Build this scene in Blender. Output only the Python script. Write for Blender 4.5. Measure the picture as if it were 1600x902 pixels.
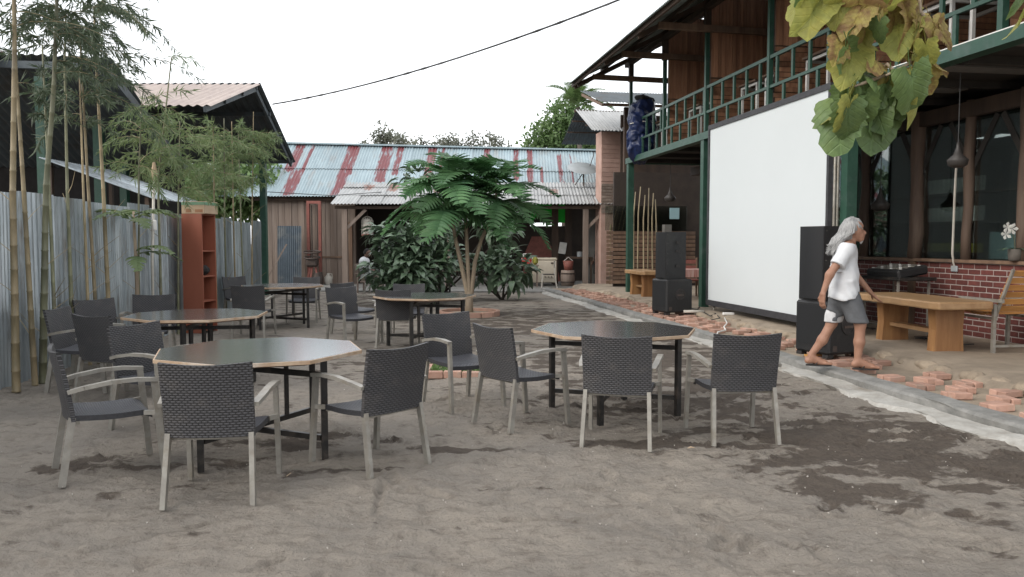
import bpy, bmesh, math, random
import numpy as np
from mathutils import Vector, Matrix, Euler
R = math.radians
random.seed(7); rng = np.random.default_rng(7)
scene = bpy.context.scene
for o in list(bpy.data.objects): bpy.data.objects.remove(o)
COL = scene.collection

# ------------------------------------------------------------------ camera
F = 1230.0; CH = 1.58; PITCH = math.atan((451-378)/F)
cam_d = bpy.data.cameras.new('camera'); cam = bpy.data.objects.new('camera', cam_d); COL.objects.link(cam)
cam.location = (0, 0, CH); cam.rotation_euler = (R(90)-PITCH, 0, 0)
cam_d.sensor_width = 36; cam_d.lens = 36*F/1600; cam_d.clip_start = .05; cam_d.clip_end = 2000
scene.camera = cam
# ------------------------------------------------------------------ sky and sun (soft light of a white evening sky)
SUN_EL, SUN_AZ = R(34), math.atan2(-.86, -.5)
w = bpy.data.worlds.new('World'); scene.world = w; w.use_nodes = True
nt = w.node_tree; nt.nodes.clear()
sky = nt.nodes.new('ShaderNodeTexSky'); sky.sky_type = 'NISHITA'; sky.sun_disc = False
sky.sun_elevation = SUN_EL; sky.sun_rotation = SUN_AZ; sky.dust_density = 4; sky.air_density = 1.2
mixw = nt.nodes.new('ShaderNodeMix'); mixw.data_type = 'RGBA'; mixw.inputs[0].default_value = .82
mixw.inputs[7].default_value = (9.6, 9.75, 10.0, 1)
bg = nt.nodes.new('ShaderNodeBackground'); bg.inputs[1].default_value = .12
wo = nt.nodes.new('ShaderNodeOutputWorld')
nt.links.new(sky.outputs[0], mixw.inputs[6]); nt.links.new(mixw.outputs[2], bg.inputs[0]); nt.links.new(bg.outputs[0], wo.inputs[0])
sun_d = bpy.data.lights.new('sun', 'SUN'); sun_d.energy = 1.0; sun_d.angle = R(35); sun_d.color = (1, .95, .88)
sun = bpy.data.objects.new('sun', sun_d); COL.objects.link(sun)
sdir = Vector((math.sin(SUN_AZ)*math.cos(SUN_EL), math.cos(SUN_AZ)*math.cos(SUN_EL), math.sin(SUN_EL)))
sun.rotation_euler = sdir.to_track_quat('Z', 'Y').to_euler(); sun.location = (-10, -8, 12)
vs = scene.view_settings; vs.view_transform = 'Standard'; vs.look = 'None'; vs.gamma = 1; vs.exposure = 0.72
vs.use_curve_mapping = False
scene.render.engine = 'CYCLES'

# ------------------------------------------------------------------ pixel -> world (the distance comes from the plane touched)
def ray(px, py):
    a, b = (px-800)/F, (451-py)/F
    cp, sp = math.cos(PITCH), math.sin(PITCH)
    return Vector((a, cp+b*sp, -sp+b*cp))
def gp(px, py, z=0.):
    d = ray(px, py); t = (z-CH)/d.z
    return Vector((d.x*t, d.y*t, z))
def at(px, py, Y):
    d = ray(px, py); t = Y/d.y
    return Vector((d.x*t, Y, CH+d.z*t))
TH = math.atan(.165); CT, ST = math.cos(TH), math.sin(TH)
def H(x, y, z=0.):                       # house axes (x' away from the yard, y' along the facade) -> world
    return Vector((CT*x-ST*y, ST*x+CT*y, z))

# ------------------------------------------------------------------ materials
def _n(nt, t, **kw):
    n = nt.nodes.new(t)
    for k, v in kw.items(): setattr(n, k, v)
    return n
def rgba(c): return (c[0], c[1], c[2], 1)
MATS = {}
def mat(name, c1, c2=None, rough=.7, scale=6, detail=5, bump=0., bscale=40, metal=0., stretch=(1, 1, 1), rnd=0., spec=.4,
        lo=.35, hi=.65, coord='Object', rvar=0., bstretch=None, dirt=None, dscale=1.5):
    if name in MATS: return MATS[name]
    m = bpy.data.materials.new(name); m.use_nodes = True; nt = m.node_tree; L = nt.links
    p = nt.nodes['Principled BSDF']; p.inputs['Metallic'].default_value = metal
    p.inputs['Roughness'].default_value = rough; p.inputs['Specular IOR Level'].default_value = spec
    c2 = c2 or tuple(x*.7 for x in c1)
    tc = _n(nt, 'ShaderNodeTexCoord'); mp = _n(nt, 'ShaderNodeMapping'); mp.inputs['Scale'].default_value = stretch
    L.new(tc.outputs[coord], mp.inputs[0])
    oi = _n(nt, 'ShaderNodeObjectInfo')
    off = _n(nt, 'ShaderNodeVectorMath', operation='MULTIPLY_ADD')
    cx = _n(nt, 'ShaderNodeCombineXYZ'); L.new(oi.outputs['Random'], cx.inputs[0]); L.new(oi.outputs['Random'], cx.inputs[1])
    off.inputs[1].default_value = (17, 29, 0); L.new(cx.outputs[0], off.inputs[0]); L.new(mp.outputs[0], off.inputs[2])
    no = _n(nt, 'ShaderNodeTexNoise'); no.inputs['Scale'].default_value = scale; no.inputs['Detail'].default_value = detail
    no.inputs['Roughness'].default_value = .62
    L.new(off.outputs[0], no.inputs['Vector'])
    mr = _n(nt, 'ShaderNodeMapRange'); mr.inputs[1].default_value = lo; mr.inputs[2].default_value = hi
    L.new(no.outputs[0], mr.inputs[0])
    mx = _n(nt, 'ShaderNodeMix', data_type='RGBA'); mx.inputs[6].default_value = rgba(c1); mx.inputs[7].default_value = rgba(c2)
    L.new(mr.outputs[0], mx.inputs[0]); out = mx.outputs[2]
    if dirt:
        n2 = _n(nt, 'ShaderNodeTexNoise'); n2.inputs['Scale'].default_value = dscale; n2.inputs['Detail'].default_value = 8
        n2.inputs['Roughness'].default_value = .7; L.new(off.outputs[0], n2.inputs['Vector'])
        m2 = _n(nt, 'ShaderNodeMapRange'); m2.inputs[1].default_value = .52; m2.inputs[2].default_value = .72
        L.new(n2.outputs[0], m2.inputs[0])
        x2 = _n(nt, 'ShaderNodeMix', data_type='RGBA'); x2.inputs[7].default_value = rgba(dirt)
        L.new(m2.outputs[0], x2.inputs[0]); L.new(out, x2.inputs[6]); out = x2.outputs[2]
    if rnd:
        hs = _n(nt, 'ShaderNodeHueSaturation'); r2 = _n(nt, 'ShaderNodeMapRange')
        r2.inputs[3].default_value = 1-rnd; r2.inputs[4].default_value = 1+rnd
        L.new(oi.outputs['Random'], r2.inputs[0]); L.new(r2.outputs[0], hs.inputs['Value']); L.new(out, hs.inputs['Color']); out = hs.outputs[0]
    L.new(out, p.inputs['Base Color'])
    if rvar:
        r3 = _n(nt, 'ShaderNodeMapRange'); r3.inputs[3].default_value = max(0, rough-rvar); r3.inputs[4].default_value = min(1, rough+rvar)
        L.new(no.outputs[0], r3.inputs[0]); L.new(r3.outputs[0], p.inputs['Roughness'])
    if bump:
        nb = _n(nt, 'ShaderNodeTexNoise'); nb.inputs['Scale'].default_value = bscale; nb.inputs['Detail'].default_value = 6
        if bstretch:
            m3 = _n(nt, 'ShaderNodeMapping'); m3.inputs['Scale'].default_value = bstretch; L.new(tc.outputs[coord], m3.inputs[0]); L.new(m3.outputs[0], nb.inputs['Vector'])
        else: L.new(off.outputs[0], nb.inputs['Vector'])
        b = _n(nt, 'ShaderNodeBump'); b.inputs['Strength'].default_value = bump; b.inputs['Distance'].default_value = .02
        L.new(nb.outputs[0], b.inputs['Height']); L.new(b.outputs[0], p.inputs['Normal'])
    MATS[name] = m; return m
def leafmat(name, c1, c2, rough=.5, scale=4, rnd=.25, tr=.3, lo=.3, hi=.7, coord='Object'):
    if name in MATS: return MATS[name]
    m = mat(name, c1, c2, rough, scale, rnd=rnd, lo=lo, hi=hi, coord=coord); nt = m.node_tree; L = nt.links
    p = nt.nodes['Principled BSDF']; src = p.inputs['Base Color'].links[0].from_socket
    t = _n(nt, 'ShaderNodeBsdfTranslucent'); L.new(src, t.inputs[0])
    mx = _n(nt, 'ShaderNodeMixShader'); mx.inputs[0].default_value = tr
    L.new(p.outputs[0], mx.inputs[1]); L.new(t.outputs[0], mx.inputs[2]); L.new(mx.outputs[0], nt.nodes['Material Output'].inputs[0])
    return m
def glassmat(name, refl=.16, tint=(.75, .8, .78)):
    m = bpy.data.materials.new(name); m.use_nodes = True; nt = m.node_tree; nt.nodes.clear(); L = nt.links
    o = _n(nt, 'ShaderNodeOutputMaterial'); t = _n(nt, 'ShaderNodeBsdfTransparent'); t.inputs[0].default_value = rgba(tint)
    g = _n(nt, 'ShaderNodeBsdfGlossy'); g.inputs['Roughness'].default_value = .02
    lw = _n(nt, 'ShaderNodeLayerWeight'); lw.inputs[0].default_value = .25
    mr = _n(nt, 'ShaderNodeMapRange'); mr.inputs[3].default_value = refl; mr.inputs[4].default_value = .8
    tc = _n(nt, 'ShaderNodeTexCoord'); no = _n(nt, 'ShaderNodeTexNoise'); no.inputs['Scale'].default_value = 1.2
    b = _n(nt, 'ShaderNodeBump'); b.inputs['Strength'].default_value = .04; L.new(tc.outputs['Object'], no.inputs[0]); L.new(no.outputs[0], b.inputs['Height'])
    L.new(b.outputs[0], g.inputs['Normal'])
    L.new(lw.outputs['Fresnel'], mr.inputs[0]); mx = _n(nt, 'ShaderNodeMixShader'); L.new(mr.outputs[0], mx.inputs[0])
    L.new(t.outputs[0], mx.inputs[1]); L.new(g.outputs[0], mx.inputs[2]); L.new(mx.outputs[0], o.inputs[0]); return m
def weave(name, axes, c, cm, rough=.5):
    m = bpy.data.materials.new(name); m.use_nodes = True; nt = m.node_tree; L = nt.links; p = nt.nodes['Principled BSDF']
    tc = _n(nt, 'ShaderNodeTexCoord'); sx = _n(nt, 'ShaderNodeSeparateXYZ'); cx = _n(nt, 'ShaderNodeCombineXYZ')
    L.new(tc.outputs['Object'], sx.inputs[0]); L.new(sx.outputs[axes[0]], cx.inputs[0]); L.new(sx.outputs[axes[1]], cx.inputs[1])
    def ma(op, a, b_=None):
        k = _n(nt, 'ShaderNodeMath', operation=op)
        for i_, v in enumerate((a, b_)):
            if v is None: continue
            if isinstance(v, (int, float)): k.inputs[i_].default_value = v
            else: L.new(v, k.inputs[i_])
        return k.outputs[0]
    xs_, zs_ = sx.outputs[axes[0]], sx.outputs[axes[1]]
    fz = ma('MULTIPLY', zs_, 1/.0155); par = ma('MULTIPLY', ma('FLOORED_MODULO', ma('FLOOR', fz), 2.), .5)
    su = ma('ABSOLUTE', ma('SINE', ma('MULTIPLY', ma('ADD', ma('MULTIPLY', xs_, 1/.036), par), math.pi))); tv = ma('SINE', ma('MULTIPLY', ma('FRACT', fz), math.pi))
    hgt = ma('MULTIPLY', ma('POWER', su, .55), ma('POWER', tv, .6))
    br = _n(nt, 'ShaderNodeMix', data_type='RGBA'); L.new(hgt, br.inputs[0])
    br.inputs[6].default_value = rgba(cm); br.inputs[7].default_value = rgba([x*1.5 for x in c])
    no = _n(nt, 'ShaderNodeTexNoise'); no.inputs['Scale'].default_value = 7; no.inputs['Detail'].default_value = 6; L.new(tc.outputs['Object'], no.inputs[0])
    du = _n(nt, 'ShaderNodeMapRange'); du.inputs[1].default_value = .5; du.inputs[2].default_value = .85; du.inputs[4].default_value = .35; L.new(no.outputs[0], du.inputs[0])
    mx = _n(nt, 'ShaderNodeMix', data_type='RGBA'); mx.inputs[7].default_value = (.16, .14, .12, 1)
    L.new(du.outputs[0], mx.inputs[0]); L.new(br.outputs[2], mx.inputs[6]); L.new(mx.outputs[2], p.inputs['Base Color'])
    p.inputs['Roughness'].default_value = rough; p.inputs['Specular IOR Level'].default_value = .35
    b = _n(nt, 'ShaderNodeBump'); b.inputs['Strength'].default_value = .9; b.inputs['Distance'].default_value = .005
    L.new(hgt, b.inputs['Height']); L.new(b.outputs[0], p.inputs['Normal']); return m

M = {}
M['alu'] = mat('grey_metal', (.31, .295, .26), (.23, .215, .19), .42, 9, metal=.25, rvar=.12, dirt=(.2, .17, .13), dscale=5)
M['weave_back'] = weave('weave_back', (0, 2), (.050, .049, .052), (.012, .012, .012))
M['weave_seat_sheen'] = weave('weave_seat_sheen', (0, 1), (.060, .062, .072), (.014, .014, .015), .42)  # sky sheen put into the colour: bluer and lighter than the backrest
M['wicker_rim'] = mat('wicker_rim', (.028, .028, .031), (.045, .045, .05), .55, 60)
M['black_steel'] = mat('black_steel', (.012, .012, .012), (.03, .027, .025), .35, 14, dirt=(.07, .055, .045), dscale=9)
M['table_top'] = mat('table_top_lacquer', (.020, .020, .021), (.04, .038, .037), .24, 3.5, stretch=(1, 5, 1), rvar=.05, dirt=(.06, .055, .05), dscale=2.2, spec=.55)
M['table_top'].node_tree.nodes['Principled BSDF'].inputs['Coat Weight'].default_value = 1.; M['table_top'].node_tree.nodes['Principled BSDF'].inputs['Coat Roughness'].default_value = .17; M['table_top'].node_tree.nodes['Principled BSDF'].inputs['Coat IOR'].default_value = 2.1
_p = M['table_top'].node_tree.nodes['Principled BSDF']; _p.inputs['IOR'].default_value = 1.95; _p.inputs['Specular IOR Level'].default_value = .5
M['table_edge'] = mat('table_edge_wood', (.44, .33, .23), (.33, .22, .14), .5, 9, dirt=(.55, .5, .44))
M['green'] = mat('green_paint', (.029, .082, .057), (.022, .062, .044), .45, 5, dirt=(.06, .10, .085), dscale=3)
M['zinc'] = mat('zinc_sheet', (.42, .465, .49), (.26, .30, .325), .36, 2.2, metal=.7, stretch=(3, 3, .35), rnd=.28, bump=.12, bscale=7, rvar=.14, dirt=(.17, .155, .13), dscale=2.4, lo=.38, hi=.62)
M['zincblue'] = mat('zinc_sheet_blue', (.105, .135, .165), (.075, .098, .12), .5, 2, metal=.3, rnd=.12, dirt=(.19, .2, .2))
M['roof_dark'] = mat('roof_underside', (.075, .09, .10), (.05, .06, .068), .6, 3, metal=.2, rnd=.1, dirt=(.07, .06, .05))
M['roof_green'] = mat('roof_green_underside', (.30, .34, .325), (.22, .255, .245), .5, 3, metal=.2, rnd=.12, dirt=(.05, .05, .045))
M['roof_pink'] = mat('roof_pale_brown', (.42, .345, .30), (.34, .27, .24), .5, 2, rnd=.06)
M['wood_dark'] = mat('wood_dark', (.075, .048, .033), (.045, .03, .022), .7, 5, stretch=(1, 1, .12), rnd=.25, bump=.2)
M['wood_brown'] = mat('wood_brown', (.21, .135, .09), (.13, .08, .055), .72, 7, stretch=(1, 1, .1), rnd=.22, bump=.2, dirt=(.1, .075, .06))
M['wood_post'] = mat('wood_post_dark', (.125, .085, .062), (.075, .05, .038), .72, 7, stretch=(1, 1, .1), rnd=.15, bump=.3, dirt=(.16, .12, .09), dscale=2)
M['wood_plank'] = mat('wood_plank_grey', (.28, .225, .19), (.195, .15, .122), .8, 6, stretch=(1, 1, .08), rnd=.16, bump=.25, dirt=(.16, .115, .09), dscale=1.2)
M['teak'] = mat('teak_slab', (.40, .255, .135), (.28, .165, .08), .45, 5, stretch=(1, .12, 1), bump=.1, bscale=18, rnd=.08, dirt=(.22, .10, .04))
M['teak_leg'] = mat('teak_leg', (.38, .205, .085), (.24, .115, .045), .5, 7, stretch=(1, 1, .12), rnd=.06, dirt=(.2, .09, .035), dscale=2)
M['teak_slat'] = mat('teak_slat', (.52, .27, .085), (.38, .17, .05), .42, 8, stretch=(.15, 1, 1), rnd=.15)
M['brick'] = mat('brick_red', (.15, .046, .038), (.11, .034, .03), .75, 16, rnd=.25, bump=.3, dirt=(.085, .03, .028), dscale=5)
M['mortar'] = mat('mortar', (.42, .36, .33), (.33, .27, .25), .9, 12, bump=.3)
M['paver'] = mat('paver_brick', (.43, .265, .205), (.37, .22, .165), .88, 9, rnd=.2, bump=.35, dirt=(.33, .275, .225), dscale=5)
M['concrete'] = mat('concrete_kerb', (.26, .255, .24), (.17, .17, .16), .9, 5, bump=.5, bscale=30, dirt=(.12, .115, .105), dscale=1.6)
M['mortar_white'] = mat('mortar_spill', (.44, .43, .40), (.32, .305, .275), .9, 5, bump=.6, bscale=25, dirt=(.22, .195, .16), dscale=1.8)
M['dirt'] = mat('terrace_dirt', (.33, .27, .205), (.245, .2, .15), .95, 2.4, bump=.6, bscale=14, dirt=(.17, .14, .11), dscale=.8)
M['stone'] = mat('edging_stone', (.33, .27, .20), (.23, .185, .14), .95, 6, bump=.8, bscale=18, rnd=.15)
M['black_plastic'] = mat('speaker_black', (.012, .012, .013), (.018, .018, .019), .5, 60, bump=.25, bscale=180, dirt=(.03, .029, .028), dscale=4)
M['grille'] = mat('speaker_grille', (.017, .018, .02), (.009, .009, .01), .55, 220, detail=1)
M['screen'] = leafmat('screen_cloth', (.74, .785, .80), (.72, .765, .78), rough=.8, scale=.8, rnd=0, tr=.22)
M['frame_black'] = mat('screen_frame', (.03, .03, .034), (.05, .05, .055), .6, 12)
M['white'] = mat('white_paint', (.78, .77, .74), (.68, .66, .63), .5, 5)
M['skin'] = mat('skin_brown', (.34, .185, .125), (.28, .145, .095), .55, 9)
M['skin2'] = mat('skin_dark', (.16, .09, .065), (.12, .07, .05), .55, 9)
M['shirt'] = mat('white_tshirt', (.60, .615, .63), (.54, .55, .57), .9, 8, bump=.35, bscale=10)
M['shorts'] = mat('grey_shorts', (.115, .12, .128), (.09, .094, .10), .9, 10, bump=.3, bscale=14)
M['lining'] = mat('pale_lining', (.62, .62, .63), (.52, .52, .53), .9, 10)
M['hair'] = mat('grey_hair', (.38, .38, .375), (.2, .2, .2), .5, 14, stretch=(3, 3, .6), bump=.5, bscale=40)
M['rubber'] = mat('black_rubber', (.02, .019, .018), (.035, .03, .03), .6, 20)
M['tarp'] = mat('blue_tarp', (.018, .032, .105), (.012, .02, .06), .35, 4, bump=.8, bscale=6)
M['cabinet'] = mat('cabinet_laminate', (.30, .105, .066), (.25, .085, .052), .42, 3, stretch=(1, 1, .3), bump=.03)
M['card'] = mat('cardboard', (.47, .36, .25), (.41, .30, .2), .85, 4)
M['card_green'] = mat('card_print_green', (.12, .27, .18), (.2, .3, .2), .8, 6)
M['card_print'] = mat('card_print', (.26, .13, .07), (.33, .18, .1), .8, 9)
M['culm'] = mat('bamboo_culm', (.33, .26, .155), (.20, .165, .095), .5, 9, stretch=(1, 1, .25), rnd=.25, dirt=(.12, .10, .07), dscale=6)
M['culm_green'] = mat('bamboo_culm_green', (.20, .20, .12), (.13, .135, .085), .5, 9, stretch=(1, 1, .25), rnd=.25, dirt=(.1, .09, .07), dscale=6)
M['bark'] = mat('bark_pale', (.34, .27, .19), (.24, .19, .14), .8, 8, stretch=(1, 1, .3), bump=.4)
M['bark_dark'] = mat('bark_dark', (.10, .085, .07), (.065, .055, .045), .85, 8, stretch=(1, 1, .3), bump=.4)
M['bleaf'] = leafmat('bamboo_leaf', (.19, .245, .105), (.10, .15, .07), rnd=.15, scale=1.2, tr=.4)
M['bleaf_dark'] = leafmat('bamboo_leaf_dark', (.10, .135, .08), (.06, .085, .05), rnd=.15, scale=1.2, tr=.35)
M['frond'] = leafmat('frond_leaf', (.115, .23, .09), (.065, .15, .072), rnd=.42, scale=1.1, tr=.38)
M['shrubleaf'] = leafmat('shrub_leaf', (.15, .215, .13), (.085, .135, .085), rough=.32, rnd=.32, tr=.15)
M['haze_leaf'] = leafmat('far_leaf_haze', (.20, .21, .165), (.13, .14, .11), rnd=.1, scale=.6, tr=.4)  # distance haze put into the leaf colour, lighter and greyer
M['greenleaf'] = leafmat('bright_far_leaf', (.16, .25, .085), (.09, .155, .06), rnd=.1, scale=.5)
M['leaf_y'] = leafmat('hanging_leaf_yellow', (.38, .36, .085), (.24, .27, .07), rough=.6, rnd=.2, scale=9, tr=.4)
M['leaf_b'] = leafmat('hanging_leaf_brown', (.40, .33, .10), (.25, .15, .065), rough=.65, rnd=.2, scale=11, tr=.35, lo=.42, hi=.6)
M['leaf_g'] = leafmat('hanging_leaf_green', (.115, .185, .075), (.16, .23, .07), rough=.5, rnd=.22, scale=7, tr=.3)
def veins(m):                                                       # side veins in a hanging leaf's own axes
    nt = m.node_tree; L = nt.links; p = nt.nodes['Principled BSDF']; src = p.inputs['Base Color'].links[0].from_socket; tgt = [l.to_socket for l in src.links]
    tc = _n(nt, 'ShaderNodeTexCoord'); s = _n(nt, 'ShaderNodeSeparateXYZ'); L.new(tc.outputs['Object'], s.inputs[0])
    def ma(op, a, b_=None):
        k = _n(nt, 'ShaderNodeMath', operation=op)
        for i_, v in enumerate((a, b_)):
            if v is None: continue
            if isinstance(v, (int, float)): k.inputs[i_].default_value = v
            else: L.new(v, k.inputs[i_])
        return k.outputs[0]
    ay = ma('ABSOLUTE', s.outputs[1]); v = ma('DIVIDE', ma('PINGPONG', ma('SUBTRACT', s.outputs[0], ma('MULTIPLY', ay, .85)), .021), .021)
    mr = _n(nt, 'ShaderNodeMapRange'); mr.inputs[2].default_value = .22; L.new(v, mr.inputs[0])
    m2 = _n(nt, 'ShaderNodeMapRange'); m2.inputs[2].default_value = .006; L.new(ay, m2.inputs[0]); f = ma('MULTIPLY', mr.outputs[0], m2.outputs[0])
    no = _n(nt, 'ShaderNodeTexNoise'); no.inputs['Scale'].default_value = 45; no.inputs['Detail'].default_value = 4; L.new(tc.outputs['Object'], no.inputs[0])
    g = ma('MULTIPLY', ma('ADD', ma('MULTIPLY', f, -.22), 1.12), ma('ADD', ma('MULTIPLY', no.outputs[0], .7), .62))
    mx = _n(nt, 'ShaderNodeMix', data_type='RGBA', blend_type='MULTIPLY'); mx.inputs[0].default_value = 1; L.new(src, mx.inputs[6]); L.new(g, mx.inputs[7])
    for t in tgt: L.new(mx.outputs[2], t)
    b = _n(nt, 'ShaderNodeBump'); b.inputs['Strength'].default_value = .6; b.inputs['Distance'].default_value = .004; L.new(ma('ADD', f, ma('MULTIPLY', no.outputs[0], .6)), b.inputs['Height']); L.new(b.outputs[0], p.inputs['Normal'])
for k_ in ('leaf_y', 'leaf_b', 'leaf_g'): veins(M[k_])
M['groundcover'] = leafmat('groundcover_leaf', (.14, .24, .065), (.08, .15, .05), rnd=.1, scale=5)
M['cable'] = mat('cable', (.05, .05, .05), (.03, .03, .03), .6, 10)
M['glass'] = glassmat('window_glass', .07)
M['lit_glassware'] = mat('lit_glassware', (.8, .83, .83), (.6, .65, .65), .15, 9, spec=.8)  # pale tone stands in for light on the glasses in the dim room
M['can_yellow'] = mat('can_yellow', (.35, .34, .06), (.22, .22, .05), .35, 9)
M['red'] = mat('red_plastic', (.48, .035, .03), (.42, .03, .026), .4, 4)
M['fridge'] = mat('fridge_white', (.62, .56, .46), (.54, .48, .38), .45, 3)
M['rust_red'] = mat('rusty_red_paint', (.28, .10, .08), (.20, .075, .06), .65, 9, rnd=.1)
M['iron'] = mat('dark_iron', (.05, .042, .038), (.085, .06, .05), .6, 12)
M['grey_wall'] = mat('grey_render', (.17, .165, .155), (.12, .118, .11), .9, 2)
M['pink_block'] = mat('pink_block', (.42, .285, .24), (.34, .22, .18), .9, 3, rnd=.1, bump=.3)
M['green_plastic'] = leafmat('green_net', (.06, .42, .08), (.05, .33, .07), rnd=0, tr=.6)
M['dish'] = mat('dish_grey', (.36, .39, .41), (.30, .33, .34), .5, 3)
M['pale_blue'] = mat('pale_blue_board', (.30, .46, .50), (.27, .42, .46), .6, 3)
M['petal'] = leafmat('orchid_petal', (.84, .84, .80), (.78, .78, .74), rnd=0, tr=.3)
M['pot'] = mat('pot_grey', (.13, .115, .10), (.09, .08, .07), .8, 9)
M['lamp'] = mat('lamp_bronze', (.045, .04, .037), (.03, .027, .025), .5, 9)
M['bamboo_panel'] = mat('woven_bamboo', (.39, .205, .12), (.22, .105, .062), .55, 8, stretch=(1, 1, .1), rnd=.3, bump=.25)
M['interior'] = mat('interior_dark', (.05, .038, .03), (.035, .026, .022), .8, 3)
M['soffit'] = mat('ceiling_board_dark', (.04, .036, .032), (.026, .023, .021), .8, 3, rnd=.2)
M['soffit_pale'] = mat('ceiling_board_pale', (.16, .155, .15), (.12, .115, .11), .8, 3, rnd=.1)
M['cloth_red'] = mat('striped_cloth', (.55, .40, .36), (.34, .12, .10), .85, 3, stretch=(9, .5, .5))
M['cloth_white'] = mat('white_cloth', (.62, .61, .58), (.5, .5, .48), .9, 6)
M['shell'] = mat('pale_pebble', (.62, .58, .52), (.45, .41, .36), .7, 6, rnd=.3)
M['plastic_white'] = mat('white_plastic', (.55, .52, .46), (.45, .42, .37), .5, 6)
M['sandbag'] = mat('rubble', (.30, .26, .22), (.2, .165, .135), .9, 9, rnd=.2, bump=.4)
M['black_cloth'] = mat('dark_clothes', (.022, .02, .02), (.014, .013, .013), .9, 6)
M['pale_trousers'] = mat('pale_trousers', (.40, .36, .29), (.32, .28, .22), .9, 8)

# ------------------------------------------------------------------ mesh helpers
class B:
    def __init__(s): s.v = []; s.f = []
    def add(s, vs, fs, m=None):
        o = len(s.v)
        s.v += [tuple(m @ Vector(v)) if m is not None else tuple(v) for v in vs]; s.f += [tuple(i+o for i in f) for f in fs]; return s
    def box(s, c, d, rot=None):
        x, y, z = d[0]/2, d[1]/2, d[2]/2
        vs = [Vector((a*x, b*y, e*z)) for a in (-1, 1) for b in (-1, 1) for e in (-1, 1)]
        if rot is not None: vs = [rot @ v for v in vs]
        c = Vector(c)
        return s.add([v+c for v in vs], [(0, 1, 3, 2), (4, 6, 7, 5), (0, 4, 5, 1), (2, 3, 7, 6), (0, 2, 6, 4), (1, 5, 7, 3)])
    def cbox(s, c, d, ch=.01, rot=None):                          # box with chamfered edges
        c = Vector(c); h = [x/2 for x in d]; ch = min(ch, min(h)*.8); bm = bmesh.new()
        for sx in (-1, 1):
            for sy in (-1, 1):
                for sz in (-1, 1):
                    for k in range(3):
                        q = [h[0]-ch, h[1]-ch, h[2]-ch]; q[k] = h[k]
                        bm.verts.new((sx*q[0], sy*q[1], sz*q[2]))
        bmesh.ops.convex_hull(bm, input=bm.verts); bm.verts.index_update()
        vs = [(rot @ v.co if rot is not None else v.co.copy())+c for v in bm.verts]
        fs = [[v.index for v in f.verts] for f in bm.faces]; bm.free(); return s.add(vs, fs)
    def bar(s, a, b, wd, hd=None, up=(0, 0, 1)):                  # rectangular bar from a to b
        a, b = Vector(a), Vector(b); hd = hd or wd; d = b-a; L = d.length; d.normalize(); up = Vector(up)
        if abs(d.dot(up)) > .98: up = Vector((0, 1, 0))
        x = d.cross(up).normalized(); y = x.cross(d).normalized()
        return s.box((a+b)/2, (wd, L, hd), Matrix((x, d, y)).transposed())
    def tube(s, pts, r, n=8, cap=True):
        pts = [Vector(p) for p in pts]; k = len(pts); r = [r]*k if not hasattr(r, '__len__') else r
        o = len(s.v); prev = None
        for i, p in enumerate(pts):
            t = (pts[min(i+1, k-1)]-pts[max(i-1, 0)]).normalized()
            if prev is None:
                prev = Vector((1, 0, 0)) if abs(t.x) < .9 else Vector((0, 1, 0))
            x = (prev-t*prev.dot(t)).normalized(); prev = x; y = t.cross(x)
            for j in range(n):
                a = 2*math.pi*j/n; s.v.append(tuple(p+(x*math.cos(a)+y*math.sin(a))*r[i]))
        for i in range(k-1):
            for j in range(n):
                s.f.append((o+i*n+j, o+i*n+(j+1) % n, o+(i+1)*n+(j+1) % n, o+(i+1)*n+j))
        if cap: s.f.append(tuple(o+j for j in reversed(range(n)))); s.f.append(tuple(o+(k-1)*n+j for j in range(n)))
        return s
    def lathe(s, prof, c=(0, 0, 0), n=16):
        o = len(s.v); c = Vector(c)
        for r, z in prof:
            for j in range(n):
                a = 2*math.pi*j/n; s.v.append((c.x+r*math.cos(a), c.y+r*math.sin(a), c.z+z))
        for i in range(len(prof)-1):
            for j in range(n): s.f.append((o+i*n+j, o+i*n+(j+1) % n, o+(i+1)*n+(j+1) % n, o+(i+1)*n+j))
        s.f.append(tuple(o+j for j in reversed(range(n)))); s.f.append(tuple(o+(len(prof)-1)*n+j for j in range(n)))
        return s
    def prism(s, poly, z0, z1):                                   # horizontal polygon extruded in z
        o = len(s.v); n = len(poly)
        s.v += [(p[0], p[1], z0) for p in poly]+[(p[0], p[1], z1) for p in poly]
        s.f.append(tuple(o+i for i in reversed(range(n)))); s.f.append(tuple(o+n+i for i in range(n)))
        for i in range(n): s.f.append((o+i, o+(i+1) % n, o+n+(i+1) % n, o+n+i))
        return s
    def ext(s, poly, d):                                          # 3D polygon extruded along d
        o = len(s.v); n = len(poly); d = Vector(d)
        s.v += [tuple(p) for p in poly]+[tuple(Vector(p)+d) for p in poly]
        s.f.append(tuple(o+i for i in reversed(range(n)))); s.f.append(tuple(o+n+i for i in range(n)))
        for i in range(n): s.f.append((o+i, o+(i+1) % n, o+n+(i+1) % n, o+n+i))
        return s
    def grid(s, P):                                               # P[i][j] points
        o = len(s.v); a, b = len(P), len(P[0])
        for row in P: s.v += [tuple(p) for p in row]
        for i in range(a-1):
            for j in range(b-1): s.f.append((o+i*b+j, o+(i+1)*b+j, o+(i+1)*b+j+1, o+i*b+j+1))
        return s
    def build(s, name, m, parent=None, smooth=False, loc=None):
        me = bpy.data.meshes.new(name); me.from_pydata(s.v, [], s.f); me.update()
        if smooth: me.polygons.foreach_set('use_smooth', [True]*len(me.polygons))
        return link(name, me, m, parent, loc)
def link(name, me, m, parent=None, loc=None):
    o = bpy.data.objects.new(name, me); COL.objects.link(o)
    if m is not None:
        m = M[m] if isinstance(m, str) else m
        if len(me.materials) == 0: me.materials.append(m)
    if parent is not None: o.parent = parent
    if loc is not None: o.location = loc
    return o
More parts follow.
